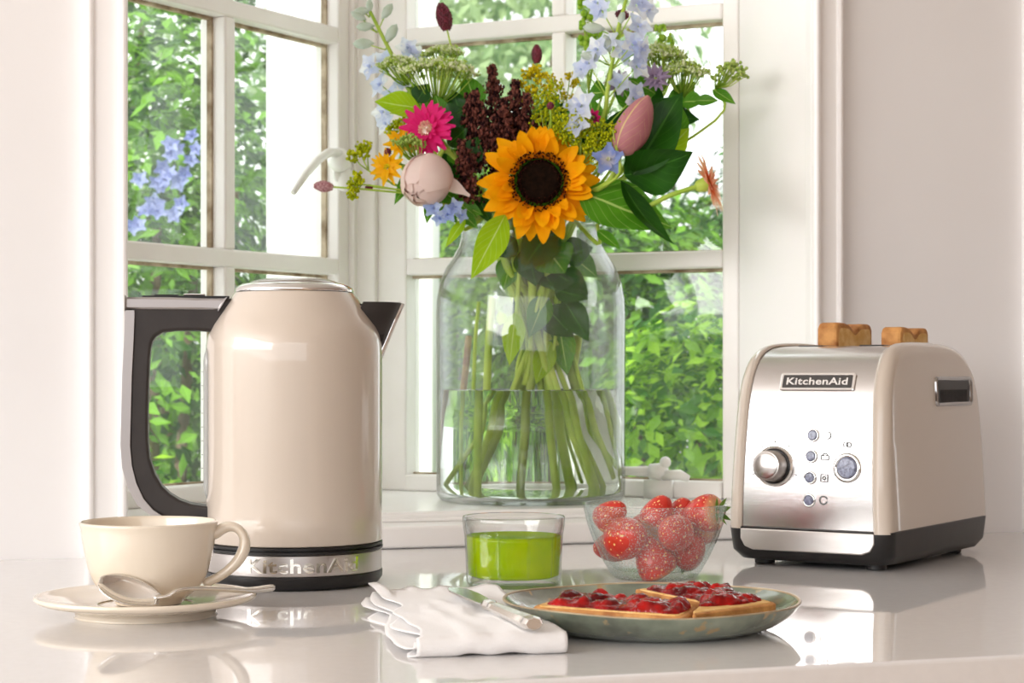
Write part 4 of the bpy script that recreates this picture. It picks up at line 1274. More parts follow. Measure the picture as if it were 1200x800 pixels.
M_SUNP = leaf_mat('sunflower_petal', (0.92, 0.34, 0.001), (1.0, 0.50, 0.003), transl=0.30, island=0.5, rough=0.6, spec=0.08, tint=((0.80, 0.20, 0.002), -0.15, 0.45))
M_SUND = mat('sunflower_disc', (0.004, 0.002, 0.001), 0.9, spec=0.05, col2=(0.014, 0.006, 0.003), scale=200, bump=0.6)
M_SUNR = mat('sunflower_ring', (0.016, 0.004, 0.003), 0.9, spec=0.05, col2=(0.050, 0.012, 0.008), scale=260, island=0.5)
M_PINK = leaf_mat('pink_petal', (0.74, 0.006, 0.15), (0.92, 0.035, 0.30), transl=0.35, island=0.6, rough=0.5)
M_PINKC = leaf_mat('pink_centre', (0.90, 0.42, 0.36), (0.95, 0.70, 0.50), transl=0.3, island=0.8)
M_PEONY = leaf_mat('blush_petal', (0.86, 0.66, 0.62), (0.92, 0.78, 0.72), transl=0.35, island=0.4, rough=0.6)
M_DELW = leaf_mat('pale_delphinium_petal', (0.64, 0.70, 0.90), (0.93, 0.95, 0.98), transl=0.45, island=0.7, rough=0.55)
M_DELB = leaf_mat('blue_delphinium_petal', (0.18, 0.26, 0.68), (0.42, 0.52, 0.86), transl=0.4, island=0.6, rough=0.55, tint=((0.62, 0.60, 0.66), 0.0, 0.5))
M_DELL = leaf_mat('light_blue_petal', (0.36, 0.46, 0.80), (0.58, 0.68, 0.90), transl=0.4, island=0.6, rough=0.55)
M_LILY = leaf_mat('lily_bud', (0.46, 0.16, 0.19), (0.62, 0.29, 0.30), vein=(0.70, 0.56, 0.24), transl=0.25, island=0.3, rough=0.45)
M_YELL = leaf_mat('yellow_petal', (0.88, 0.42, 0.003), (1.0, 0.62, 0.006), transl=0.35, island=0.6)
M_ORAN = leaf_mat('orange_petal', (0.92, 0.46, 0.24), (1.0, 0.70, 0.50), transl=0.5, island=0.6, rough=0.5, tint=((0.85, 0.22, 0.06), 0.0, 0.55))
M_MAUVE = leaf_mat('mauve_petal', (0.28, 0.20, 0.33), (0.46, 0.36, 0.50), transl=0.3, island=0.7)
M_PALEC = leaf_mat('pale_centre', (0.72, 0.72, 0.50), (0.88, 0.88, 0.72), transl=0.2)

GROUP = 'flowers in the glass vase'
ANG = [0]
def stem_path(H, out_dir=None, bottom=None, neck=None):
    d = Vector((H.x - VC.x, H.y - VC.y, 0))
    dn = d.normalized() if d.length > 1e-4 else Vector((1, 0, 0))
    nk = neck if neck is not None else Vector((VC.x, VC.y, 0)) + dn * min(0.058, d.length * 0.42)
    nk = Vector((nk.x, nk.y, 0.360))
    low = nk.lerp(Vector((VC.x, VC.y, 0)), 0.45); low.z = 0.290
    bind = Vector((VC.x + 0.010 + rr(-0.018, 0.018) + dn.x * 0.006, VC.y + rr(-0.020, 0.020), 0.225 + rr(-0.015, 0.02)))
    if bottom is None and not ANG[0] % 6 == 0:
        bottom = bind + Vector((-dn.x * 0.012 + rr(-0.01, 0.01), rr(-0.012, 0.012), -rr(0.03, 0.07)))
    ANG[0] += 1
    if bottom is None:
        a = math.atan2(-dn.y, -dn.x) + rr(-1.0, 1.0)
        r = rr(0.055, 0.090)
        bottom = Vector((VC.x + r * math.cos(a), VC.y + r * math.sin(a) * 0.9, Z_SILL + rr(0.012, 0.03)))
    pts = [bottom, bottom.lerp(bind, 0.5) + Vector((rr(-.004, .004), rr(-.004, .004), 0)), bind, low, nk]
    if out_dir is not None:
        D = Vector(out_dir).normalized()
        k = (H - nk).length
        pts.append(H - D * min(0.035, 0.35 * k))
    pts.append(H)
    return smooth_prof(pts, 5)

class Flower:
    def __init__(self, name, label, H, out_dir=None, rad=0.0026, stem=None, bottom=None, neck=None, cat='flower', path=None):
        self.H = H
        self.path = path or stem_path(H, out_dir, bottom, neck)
        self.base = self.path[0].copy()
        self.root = empty(name, self.base, 0, label, cat, GROUP)
        self.T = Matrix.Translation(-self.base)
        n = len(self.path)
        rads = [rad * (1.25 - 0.5 * i / n) for i in range(n)]
        self.stem = self.part('stem', tube(self.path, rads, 8), stem or M_STEM)
    def part(self, name, shape, m, M=None, stuff=False, **kw):
        o = obj(name, shape, m, self.root, self.T @ M if M is not None else self.T, **kw)
        if stuff: o['kind'] = 'stuff'
        return o
    def leaf(self, a, b, w, m=None, face=(0, -1, 0.25), curl=0.12, fold=0.18, wave=0.02, pw=0.75, name='leaf'):
        self.part(name, *leaf_shape(a, b, w, m or M_LEAF, face, curl, fold, wave, pw))
    def twig(self, a, b, r=0.0009, sag=0.0):
        return tube([a, a.lerp(b, 0.5) + Vector((0, 0, sag)), b], [r, r * 0.9, r * 0.8], 5)

def leaf_shape(a, b, w, m, face, curl, fold, wave, pw):
    y = (b - a); L = y.length; y.normalize()
    f_ = Vector(face); z = (f_ - y * f_.dot(y)).normalized(); x = y.cross(z)
    M = Matrix(((x.x, y.x, z.x, a.x), (x.y, y.y, z.y, a.y), (x.z, y.z, z.z, a.z), (0, 0, 0, 1)))
    sh = blade(L, w, 12, 6, curl, 0, fold, 0.06, pw, 0.01, wave)
    # keep the tip where it was asked for
    sh = ([(p[0], p[1], p[2] + curl * p[1]) for p in sh[0]], sh[1], sh[2])
    return sh, m, M

def cluster(pts, r0, r1, seg=6, rings=4, sz=1.0):
    out = []
    for p in pts:
        out.append(xf(ball(rr(r0, r1), sz, seg, rings), Matrix.Translation(p)))
    return join(*out)

def petals(fl, me, n, r0, M, tilt, jit=0.1, off=0.0, name='petal', sc=(0.92, 1.08)):
    for k in range(n):
        a = 2 * math.pi * (k + off) / n + rr(-jit, jit)
        s = rr(*sc)
        fl.part(name, me, None, M @ rot(a, 'Z') @ tr(0, r0, 0) @ rot(tilt + rr(-jit, jit) * 1.6, 'X') @ rot(rr(-jit, jit) * 1.5, 'Y') @ Matrix.Scale(s, 4))

def pm(name, shape, m):
    me = make_mesh(name, shape); me.materials.append(m)
    return me

# --- sunflower
H = W(632, 213, 2.030)
sf_dir = Vector((0.03, -1, 0.10))
fl = Flower('sunflower', 'big golden sunflower with a dark brown disc facing out over the vase neck', H + Vector((0, 0.012, 0)), sf_dir, 0.0048, bottom=Vector((0.085, 2.10, 0.045)))
SM = frame(H, sf_dir)
fl.part('disc', lathe([(0, 0.004), (0.012, 0.0045), (0.019, 0.0062), (0.022, 0.0055), (0.024, 0.002), (0.022, -0.004)], 40), M_SUND, SM)
ringp = []
for k in range(420):
    a = k * 2.39996; q = math.sqrt(rr(0.32, 1.0)); r = 0.0335 * q
    ringp.append(xf(lathe([(0.0010, 0), (0.0007, 0.0035), (0, 0.0050)], 4), tr(r * math.cos(a), r * math.sin(a), 0.0015 + 0.003 * math.sin(math.pi * (q - 0.4) / 0.7))))
fl.part('disc_florets', join(*ringp), M_SUNR, SM, True)
fl.part('calyx', lathe([(0.031, -0.007), (0.028, -0.012), (0.016, -0.017), (0, -0.019)], 24), M_LEAF, SM)
p1 = pm('petal', blade(0.038, 0.0185, 7, 4, 0.18, 0.12, 0.0, 0.45, 0.80, 0.10, 0.05, 0.65), M_SUNP)
p2 = pm('petal', blade(0.031, 0.0165, 7, 4, -0.15, 0.16, 0.0, 0.5, 0.80, 0.12, 0.06, 0.6), M_SUNP)
p3 = pm('petal', blade(0.021, 0.0145, 7, 4, 0.25, 0.2, 0.0, 0.5, 0.80, 0.2, 0.08, 0.6), M_SUNP)
petals(fl, p1, 26, 0.0270, SM @ tr(0, 0, -0.004), 0.05, 0.17)
petals(fl, p2, 24, 0.0270, SM @ tr(0, 0, 0.000), 0.28, 0.22, 0.5)
petals(fl, p3, 15, 0.0295, SM @ tr(0, 0, 0.002), 0.65, 0.35, 0.2)
fl.leaf(W(592, 252, 2.025), W(552, 327, 2.005), 0.034, M_LEAFL, (0.3, -1, 0.2), 0.06, 0.25)
fl.leaf(W(678, 226, 2.035), W(787, 267, 2.010), 0.062, M_LEAF, (0.1, -1, 0.45), 0.10, 0.12, 0.03)
fl.leaf(W(650, 262, 2.09), W(610, 318, 2.075), 0.045, M_LEAFD, (0.2, -1, 0.2))

# --- pink gerbera
H = W(501, 152, 2.055); dpg = Vector((-0.42, -1, 0.20))
fl = Flower('gerbera', 'hot pink gerbera with a pale centre above the blush peony', H, dpg, 0.003)
GM = frame(H, dpg)
pk = pm('petal', blade(0.0245, 0.0085, 6, 2, 0.12, 0.12, 0, 0.5, 0.85, 0.3, 0, 0.6), M_PINK)
pk2 = pm('petal', blade(0.0135, 0.0050, 4, 2, -0.1, 0.1, 0, 0.5, 0.8, 0.3, 0, 0.6), M_PINK)
petals(fl, pk, 22, 0.006, GM, 0.10, 0.09)
petals(fl, pk, 18, 0.006, GM @ tr(0, 0, 0.002), 0.30, 0.09, 0.5)
petals(fl, pk2, 20, 0.006, GM @ tr(0, 0, 0.004), 0.45, 0.10)
fl.part('centre', cluster([Vector((0.0085 * math.sqrt(k / 70) * math.cos(k * 2.4), 0.0085 * math.sqrt(k / 70) * math.sin(k * 2.4), 0.006 + 0.002 * (1 - k / 70))) for k in range(70)], 0.0008, 0.0013, 5, 3), M_PINKC, GM, True)

# --- blush peony: a half open ball of overlapping petals
H = W(500, 211, 2.020); dpe = Vector((-0.35, -0.55, -0.55))
fl = Flower('peony', 'pale blush pink peony bud below the pink gerbera', H - dpe.normalized() * 0.02, dpe, 0.0034)
PMx = frame(H, dpe)
def cup_petal(r, w0, h0, h1):
    v, f, u = [], [], []
    for i in range(9):
        t = i / 8
        ph = h0 + (h1 - h0) * t
        ww = w0 * math.sin(math.pi * (0.25 + 0.6 * t))
        for k in range(9):
            s = k / 8 * 2 - 1
            a = s * ww
            q = r * (1 + 0.03 * s * s)
            v.append((q * math.sin(ph) * math.sin(a), q * math.sin(ph) * math.cos(a), -q * math.cos(ph) * 1.08)); u.append((k / 8, t))
    for i in range(8):
        for k in range(8):
            a = i * 9 + k; f.append((a, a + 1, a + 10, a + 9))
    return v, f, u
for lay, (r, n, h1) in enumerate(((0.0272, 6, 2.62), (0.0252, 5, 2.95), (0.0232, 5, 3.1))):
    me = pm('petal', cup_petal(r, 0.85, 0.15, h1), M_PEONY)
    for k in range(n):
        fl.part('petal', me, None, PMx @ rot(2 * math.pi * k / n + lay * 0.6, 'Z') @ Matrix.Scale(rr(0.97, 1.04), 4), solid=None)
fl.part('heart', xf(ball(0.0205, 1.05, 20, 12), Matrix.Identity(4)), M_PEONY, PMx)
lp = pm('petal', blade(0.034, 0.017, 6, 4, 0.15, 0.2, 0, 0.4, 0.6, 0.2), M_PEONY)
fl.part('petal', lp, None, frame(W(517, 213, 2.02), (0.1, -1, 0.4)) @ rot(math.radians(-115), 'Z'))
fl.leaf(W(510, 228, 2.04), W(536, 262, 2.03), 0.018, M_LEAF); fl.leaf(W(505, 232, 2.03), W(500, 262, 2.02), 0.012, M_LEAF)
fl.leaf(W(520, 225, 2.05), W(560, 255, 2.04), 0.014, M_LEAF); fl.leaf(W(487, 195, 2.05), W(462, 240, 2.04), 0.016, M_LEAF)

# --- dark plumes
def plume(label, spikes, Hpt):
    fl = Flower('amaranth_plume', label, Hpt, (0, 0, 1), 0.003, M_STEMD)
    for (a, b, w) in spikes:
        pts = []
        L = (b - a).length
        n = int(L / 0.00011)
        for k in range(n):
            t = k / n
            wr = w * 1.35 * (1 - 0.8 * t * t) * rr(0.2, 1.0) * (0.75 + 0.35 * math.sin(t * 40))
            an = rr(0, 6.283)
            pts.append(a.lerp(b, t) + Vector((wr * math.cos(an), wr * math.sin(an) * 0.8, rr(-0.003, 0.003))))
        fl.part('flower_spike', cluster(pts, 0.0009, 0.0022, 5, 3, 1.3), M_DARK, None, True)
    return fl
plume('tall dark burgundy plume standing behind the sunflower', [(W(585, 215, 2.08), W(576, 78, 2.09), 0.020), (W(598, 200, 2.07), W(604, 96, 2.08), 0.018), (W(575, 190, 2.06), W(556, 108, 2.07), 0.016), (W(590, 165, 2.06), W(590, 118, 2.05), 0.016)], W(585, 215, 2.09))
plume('dark burgundy plume drooping between the peony and the sunflower', [(W(552, 235, 2.04), W(540, 165, 2.04), 0.014), (W(556, 200, 2.06), W(549, 112, 2.08), 0.014)], W(553, 235, 2.06))
plume('small dark plume beside the yellow goldenrod above the sunflower', [(W(612, 180, 2.07), W(618, 112, 2.06), 0.013), (W(640, 180, 2.10), W(634, 132, 2.1), 0.010)], W(612, 182, 2.08))

# --- sprays: fine branched heads
def spray(name, label, H, tips, m, r0, r1, per, spread, stemm=None, rad=0.002, out=(0, 0, 1), leaves=()):
    fl = Flower(name, label, H, out, rad, stemm or M_STEM)
    tw = []; fp = []
    for t in tips:
        tw.append(fl.twig(H, t, 0.0008, -0.002))
        for k in range(int(per * 1.7)):
            d = Vector((rr(-1, 1), rr(-1, 1), rr(-0.8, 1))); d = d.normalized() * spread * (rr(0, 1) ** 0.5)
            fp.append(t + d * 1.15)
    fl.part('branches', join(*tw), stemm or M_STEM, None, True)
    fl.part('florets', cluster(fp, r0, r1, 5, 3), m, None, True)
    for l in leaves: fl.leaf(*l)
    return fl
def umbel(label, H, top, rx, rz, n, m=M_UMBEL, per=22, size=0.0060, name='lace_flower', neckoff=None, fr=(0.0010, 0.0019)):
    fl = Flower(name, label, H, (0, 0, 1), 0.0018)
    tw, fp = [], []
    for k in range(n):
        q = math.sqrt((k + 0.5) / n); a = k * 2.4
        t = top + Vector((rx * q * math.cos(a), rx * 0.9 * q * math.sin(a), rz * (1 - q * q) + rr(-0.002, 0.002)))
        tw.append(fl.twig(H, t, 0.0006, -0.004))
        for j in range(per):
            d = Vector((rr(-1, 1), rr(-1, 1), rr(-0.4, 0.6))); fp.append(t + d.normalized() * size * rr(0.2, 1))
    fl.part('rays', join(*tw), M_STEM, None, True)
    fl.part('florets', cluster(fp, fr[0], fr[1], 5, 3), m, None, True)
    return fl
umbel('wide green white lace flower umbel behind the pink gerbera', W(512, 128, 2.12), W(514, 86, 2.10), 0.043, 0.014, 60)
umbel('upper small lace flower umbel just under the tall dark burnet', W(520, 95, 2.15), W(519, 64, 2.13), 0.021, 0.008, 26)
umbel('small lace flower umbel at the left beside the pale blue buds', W(482, 105, 2.12), W(466, 80, 2.11), 0.021, 0.012, 26)
umbel('round green lace flower head at the left of the blush peony', W(490, 190, 2.06), W(478, 170, 2.03), 0.016, 0.008, 22, M_BERRYG, 8)
fr_ = umbel('white lace flower umbel to the right of the pale delphinium', W(775, 110, 2.12), W(775, 70, 2.10), 0.027, 0.014, 42)
umbel('green lace flower umbel right of the white one near the window', W(800, 115, 2.10), W(802, 88, 2.09), 0.024, 0.014, 36, M_UMBEL)
fl = umbel('round green berried head reaching furthest right over the window frame', W(838, 104, 2.06), W(856, 92, 2.05), 0.019, 0.016, 26, M_BERRYG, 5, 0.006, 'viburnum', None, (0.0015, 0.0024))
fl.leaf(W(835, 105, 2.06), W(862, 122, 2.05), 0.014, M_LEAF); fl.leaf(W(815, 118, 2.06), W(842, 118, 2.05), 0.014, M_LEAF)
spray('goldenrod', 'yellow goldenrod spray right of the dark plume', W(625, 140, 2.10), [W(x, y, 2.09) for x, y in ((610, 100), (618, 88), (628, 84), (635, 92), (622, 108), (612, 118), (640, 105))], M_GOLD, 0.0012, 0.0024, 20, 0.008)
spray('goldenrod', 'green gold goldenrod spray behind the window bar, right of centre', W(662, 130, 2.14), [W(x, y, 2.14) for x, y in ((645, 92), (655, 100), (668, 90), (674, 98), (660, 112), (672, 116))], M_GOLD, 0.0010, 0.0020, 16, 0.006)
spray('lady_mantle', 'lime green froth of lady mantle above the sunflower', W(640, 165, 2.06), [W(x, y, 2.06) for x, y in ((632, 118), (640, 128), (630, 140), (648, 118), (645, 140), (652, 100), (640, 110))], M_LIME, 0.0010, 0.0018, 22, 0.009)
spray('lady_mantle', 'lime green froth of lady mantle right of the sunflower', W(680, 195, 2.04), [W(x, y, 2.035) for x, y in ((655, 130), (662, 142), (668, 155), (680, 160), (692, 150), (700, 160), (672, 170), (690, 175), (702, 172), (712, 165), (660, 160), (700, 185), (682, 145), (655, 150), (692, 165), (675, 140), (710, 150))], M_LIME, 0.0011, 0.0020, 26, 0.010)
spray('lady_mantle', 'thin lime sprig lying across the pink lily bud', W(722, 170, 2.00), [W(x, y, 1.995) for x, y in ((727, 145), (735, 138), (744, 140), (718, 152))], M_LIME, 0.0008, 0.0015, 9, 0.005)
spray('bupleurum', 'small yellow green bupleurum sprig left of the yellow daisy', W(432, 200, 2.05), [W(x, y, 2.04) for x, y in ((413, 182), (421, 174), (430, 172), (424, 180))], M_LIME, 0.0012, 0.0022, 20, 0.007, out=(-1, 0, 0.5), rad=0.0012)
spray('bupleurum', 'lime bupleurum sprig hanging over the long horizontal burnet stem', W(424, 216, 2.02), [W(x, y, 2.01) for x, y in ((418, 206), (412, 216), (420, 212), (412, 230), (415, 222))], M_LIME, 0.0012, 0.0020, 18, 0.006, out=(-1, 0, 0.15), rad=0.0012)
spray('bupleurum', 'yellow bupleurum tuft left of the pink gerbera', W(475, 165, 2.08), [W(x, y, 2.07) for x, y in ((458, 152), (468, 145), (480, 140), (462, 160), (474, 152))], M_LIME, 0.0014, 0.0026, 16, 0.007)
spray('bells_of_ireland', 'tall lime bell spike at the top left of the pale delphinium', W(690, 110, 2.16), [W(x, y, 2.16) for x, y in ((683, 5), (690, -8), (688, 18), (686, 30), (692, 42), (684, 50), (695, 55), (700, 40), (690, 62))], leaf_mat('bell_green', (0.30, 0.55, 0.03), (0.48, 0.70, 0.08), transl=0.4, island=0.7), 0.0026, 0.0046, 5, 0.007)
spray('bells_of_ireland', 'small lime green bell tip beside the white lace flower', W(778, 75, 2.16), [W(x, y, 2.15) for x, y in ((774, 35), (780, 42), (786, 52), (776, 48))], leaf_mat('bell_green', (0, 0, 0), (0, 0, 0)), 0.0022, 0.0038, 5, 0.006)

# --- delphiniums
M_BUD = leaf_mat('delphinium_bud', (0.50, 0.60, 0.42), (0.76, 0.82, 0.80), transl=0.35, island=0.7)
def floret_shape(r, n=5):
    sh = []
    for k in range(n):
        a = 2 * math.pi * k / n + rr(-0.15, 0.15)
        sh.append(xf(blade(r, r * 0.95, 5, 4, 0.10, 0.16, 0, 0.4, 0.6, 0.25, 0.05), rot(a, 'Z') @ tr(0, r * 0.08, 0) @ rot(0.35 + rr(-0.12, 0.12), 'X')))
    for k in range(4):
        a = 2 * math.pi * k / 4 + 0.4
        sh.append(xf(blade(r * 0.4, r * 0.3, 3, 2, -0.2, 0.1), rot(a, 'Z') @ rot(1.0, 'X') @ tr(0, 0.0005, 0.001)))
    return join(*sh)
def delphinium(label, H, blooms, buds, spine, m, size=0.0155, top=None):
    fl = Flower('delphinium', label, H, None, 0.0026, M_STEM, path=None if not spine else smooth_prof(stem_path(spine[0])[:-1:5] + list(spine), 5))
    tw = []
    def near(p): return min(spine, key=lambda q: (q - p).length + max(0, q.z - p.z) * 3)
    for (px, py, z, s) in blooms:
        p = W(px, py, z); q = near(p)
        d = Vector((p.x - q.x, -0.035 + rr(-0.02, 0.02), 0.004 + rr(-0.01, 0.012)))
        fl.part('floret', floret_shape(size * s), m, frame(p, d, rr(0, 6)))
        tw.append(fl.twig(q - Vector((0, 0, 0.01)), p, 0.0008))
    for (px, py, z, s) in buds:
        p = W(px, py, z); q = near(p)
        d = (p - q).normalized()
        fl.part('bud', lathe([(0, -0.008 * s), (0.0028 * s, -0.004 * s), (0.0042 * s, 0.001 * s), (0.0030 * s, 0.006 * s), (0, 0.009 * s)], 10), M_BUD, frame(p, d))
        tw.append(fl.twig(q - Vector((0, 0, 0.008)), p, 0.0008))
    fl.part('flower_stalks', join(*tw), M_STEM, None, True)
    return fl
delphinium('white and palest blue delphinium spike, tallest on the right', W(736, -5, 2.05),
    [(700, 3, 2.06, 1.0), (706, 14, 2.06, 0.9), (746, 6, 2.04, 1.1), (758, 12, 2.05, 0.9), (748, 31, 2.04, 1.0), (741, 52, 2.04, 1.1), (730, 60, 2.05, 1.0), (751, 58, 2.04, 1.0), (746, 78, 2.04, 1.05),
     (700, 58, 2.05, 0.9), (684, 82, 2.06, 1.0), (690, 74, 2.05, 0.9), (713, 48, 2.05, 0.8), (681, 124, 2.03, 1.2), (742, 115, 2.01, 1.2), (678, 147, 2.03, 1.0), (726, 98, 2.05, 0.9)],
    [(697, 33, 2.05, 1.5), (712, 52, 2.05, 1.3), (692, 66, 2.05, 1.3), (728, 22, 2.05, 1.0)],
    [W(704, 145, 2.05), W(712, 105, 2.05), W(718, 70, 2.05), W(724, 35, 2.05), W(736, -8, 2.05)], M_DELW)
delphinium('pale delphinium spike with green buds, leaning out top left', W(433, 10, 2.13),
    [(435, 78, 2.12, 1.0), (447, 100, 2.12, 1.0), (477, 58, 2.13, 0.9), (486, 64, 2.13, 0.9), (452, 72, 2.13, 0.9), (450, 132, 2.11, 1.0), (454, 146, 2.10, 0.9), (462, 112, 2.12, 0.9), (474, 96, 2.12, 0.8)],
    [(425, 13, 2.12, 1.2), (421, 19, 2.12, 1.2), (453, 14, 2.12, 1.3), (429, 31, 2.12, 1.3), (427, 51, 2.12, 1.5), (458, 40, 2.12, 1.5), (433, 8, 2.12, 1.0)],
    [W(490, 125, 2.12), W(470, 85, 2.12), W(452, 50, 2.12), W(442, 30, 2.12), W(433, 12, 2.12)], M_DELW)
delphinium('light blue delphinium florets spilling under the peony at the rim', W(520, 240, 2.02),
    [(508, 244, 2.015, 0.9), (524, 252, 2.01, 0.9), (533, 242, 2.01, 0.8), (515, 256, 2.015, 0.7), (540, 252, 2.015, 0.7)], [], [W(548, 240, 2.05), W(530, 240, 2.04), W(518, 240, 2.03)], M_DELL, 0.012)
# one strong blue floret by the lily bud
H = W(712, 187, 1.995)
fl = Flower('larkspur', 'deep blue larkspur bloom between the sunflower and the lily bud', H + Vector((0, 0.012, 0)), (0.1, -1, 0.1), 0.002)
LM = frame(H, (0.12, -1, 0.1))
lkp = pm('petal', blade(0.0165, 0.0155, 6, 4, 0.10, 0.14, 0, 0.4, 0.58, 0.3, 0.04), M_DELB)
petals(fl, lkp, 5, 0.001, LM, 0.25, 0.12)
fl.part('centre', join(*[xf(blade(0.006, 0.005, 3, 2, -0.3, 0.1), rot(k * 1.57, 'Z') @ rot(0.9, 'X') @ tr(0, 0.0005, 0.001)) for k in range(4)]), M_PALEC, LM, True)

# --- lily bud and its broad dark leaves
H = W(727, 181, 2.01); tip = W(760, 112, 1.995)
fl = Flower('lily_bud', 'dusky pink closed lily bud leaning right above the blue larkspur', H, tip - H, 0.0036)
ax = tip - H; L = ax.length
BMx = frame(H, ax)
prof_b = smooth_prof([(0.004, 0.0), (0.0125, 0.10 * L), (0.0185, 0.34 * L), (0.0175, 0.58 * L), (0.0110, 0.84 * L), (0.0015, 1.0 * L)], 4)
for k in range(3):
    v, f, u = [], [], []
    for i, p in enumerate(prof_b):
        for j in range(9):
            s = j / 8 * 2 - 1
            a = s * math.pi / 3 * 1.04 + k * 2 * math.pi / 3 - 1.2
            r = p.x * (1 + 0.05 * (1 - s * s) - 0.03)
            v.append((r * math.cos(a), r * math.sin(a), p.y)); u.append((j / 8, i / (len(prof_b) - 1)))
    for i in range(len(prof_b) - 1):
        for j in range(8):
            a = i * 9 + j; f.append((a, a + 1, a + 10, a + 9))
    fl.part('tepal', (v, f, u), M_LILY, BMx)
fl.leaf(W(742, 205, 2.03), W(800, 108, 2.02), 0.060, M_LEAFD, (-0.2, -1, 0.2), 0.15, 0.35)
fl.leaf(W(732, 205, 2.04), W(812, 178, 2.00), 0.060, M_LEAFD, (0.0, -0.8, -0.5), 0.25, 0.3)
fl.leaf(W(728, 212, 2.02), W(790, 286, 1.99), 0.026, M_LEAFD, (0.5, -1, 0.4), -0.35, 0.3)
fl.leaf(W(770, 190, 2.05), W(808, 150, 2.05), 0.034, M_LEAFL, (0.0, -1, 0.2))
fl.leaf(W(700, 180, 2.06), W(770, 118, 2.08), 0.040, M_LEAFD, (-0.2, -1, 0.3))
fl.leaf(W(790, 165, 2.06), W(796, 120, 2.06), 0.028, M_LEAF)

# --- orange gerbera seen from the side, at the right
H = W(829, 215, 2.00); dog = Vector((0.92, -0.26, 0.30))
pth = smooth_prof(stem_path(W(735, 250, 2.05))[:-1:5] + [W(735, 250, 2.04), W(785, 229, 2.01), W(812, 220, 2.00), H], 5)
fl = Flower('gerbera', 'peach orange gerbera in profile on a curved stem at the right', H, None, 0.0030, path=pth)
OM = frame(H, dog)
po = pm('petal', blade(0.0300, 0.0075, 5, 2, 0.05, 0.1, 0, 0.5, 0.85, 0.35, 0, 0.6), M_ORAN)
petals(fl, po, 34, 0.005, OM @ tr(0, 0, 0.002), 0.06, 0.10)
petals(fl, pm('petal', blade(0.015, 0.005, 4, 2, 0, 0.1, 0, 0.5, 0.6, 0.3), M_ORAN), 18, 0.004, OM @ tr(0, 0, 0.004), 0.35, 0.10)
fl.part('calyx', lathe([(0.002, -0.015), (0.0062, -0.011), (0.0082, -0.003), (0.0070, 0.002)], 16), M_STEM, OM)

# --- burnets: dense knobs on wiry stems
def burnet(label, H, up, ln, wd, m=M_BURNET, path=None, stem=M_STEM):
    fl = Flower('burnet', label, H, up, 0.0013, stem, path=path)
    pts = []
    n = int(150 * ln / 0.03)
    for k in range(n):
        t = (k + 0.5) / n; a = k * 2.4
        r = wd * math.sin(math.pi * (0.10 + 0.86 * t)) ** 0.7
        pts.append(Vector((r * math.cos(a), r * math.sin(a), ln * t)))
    fl.part('flower_head', join(lathe([(0, 0)] + [(wd * 0.93 * math.sin(math.pi * (0.1 + 0.86 * i / 8)) ** 0.7, ln * i / 8) for i in range(9)] + [(0, ln)], 12),
            cluster(pts, wd * 0.10, wd * 0.17, 5, 3, 1.3)), m, frame(H, up), True)
    return fl
burnet('tall dark red burnet knob highest above the lace flowers', W(524, 35, 2.13), (-0.25, 0, 1), 0.031, 0.0085)
burnet('small dark red burnet knob above the goldenrod', W(629, 74, 2.10), (0.0, 0, 1), 0.0205, 0.0058)
bh = W(390, 219, 2.02)
burnet('faded pink burnet on a long horizontal stem, furthest left', bh, (-1, 0, 0.06), 0.0205, 0.0058, M_BURNETP,
       path=smooth_prof(stem_path(W(520, 232, 2.06))[:-1:5] + [W(520, 228, 2.05), W(475, 226, 2.03), W(430, 222, 2.02), bh], 5))
bh = W(437, 219, 2.03)
burnet('tiny brown burnet knob beside the long horizontal stem', bh, (-1, 0, -0.1), 0.0085, 0.0031, M_BURNET,
       path=smooth_prof(stem_path(W(520, 236, 2.07))[:-1:5] + [W(520, 234, 2.06), W(480, 224, 2.04), bh], 5))
burnet('brown burnet knob in front of the yellow daisy', W(455, 182, 2.03), (-0.1, -0.5, 0.8), 0.0085, 0.0040, M_BURNET)
burnet('small maroon burnet knob in the lime froth right of centre', W(645, 128, 2.03), (0.0, -0.4, 1), 0.008, 0.0040, M_BURNET)
burnet('red burnet tuft half hidden by the pale delphinium top', W(728, 22, 2.09), (0.2, 0, 1), 0.010, 0.0075, M_BURNET)

# --- yellow daisies at the left, mauve scabious at the right
def daisy(label, H, d, n, L_, w, m, name='daisy', cm=M_GOLD):
    fl = Flower(name, label, H, d, 0.002)
    D = frame(H, d)
    me = pm('petal', blade(L_, w, 4, 3, 0.15, 0.15, 0, 0.5, 0.62, 0.2), m)
    petals(fl, me, n, 0.003, D, 0.25, 0.15)
    petals(fl, me, n - 3, 0.002, D @ tr(0, 0, 0.002), 0.6, 0.2, 0.5, sc=(0.7, 0.9))
    fl.part('centre', cluster([Vector((rr(-.004, .004), rr(-.004, .004), 0.003)) for k in range(24)], 0.0008, 0.0015, 5, 3), cm, D, True)
    return fl
daisy('orange yellow daisy at the left edge beside the peony', W(455, 196, 2.03), (-0.5, -0.8, -0.1), 11, 0.019, 0.009, M_YELL)
daisy('bright yellow daisy just left of the pink gerbera', W(470, 168, 2.06), (-0.2, -1, 0.4), 11, 0.016, 0.008, M_YELL)
daisy('dusty mauve scabious under the white lace flower', W(768, 92, 2.06), (0.0, -1, 0.3), 12, 0.014, 0.007, M_MAUVE, 'scabious', M_MAUVE)
daisy('pale mauve scabious half hidden behind the delphinium stem', W(724, 98, 2.10), (0.0, -1, 0.1), 11, 0.013, 0.008, M_MAUVE, 'scabious', M_MAUVE)
daisy('small pink red bloom between lime froth and lily bud', W(694, 138, 2.05), (0.1, -1, 0.2), 8, 0.008, 0.005, M_PINK, 'scabious', M_BURNET)

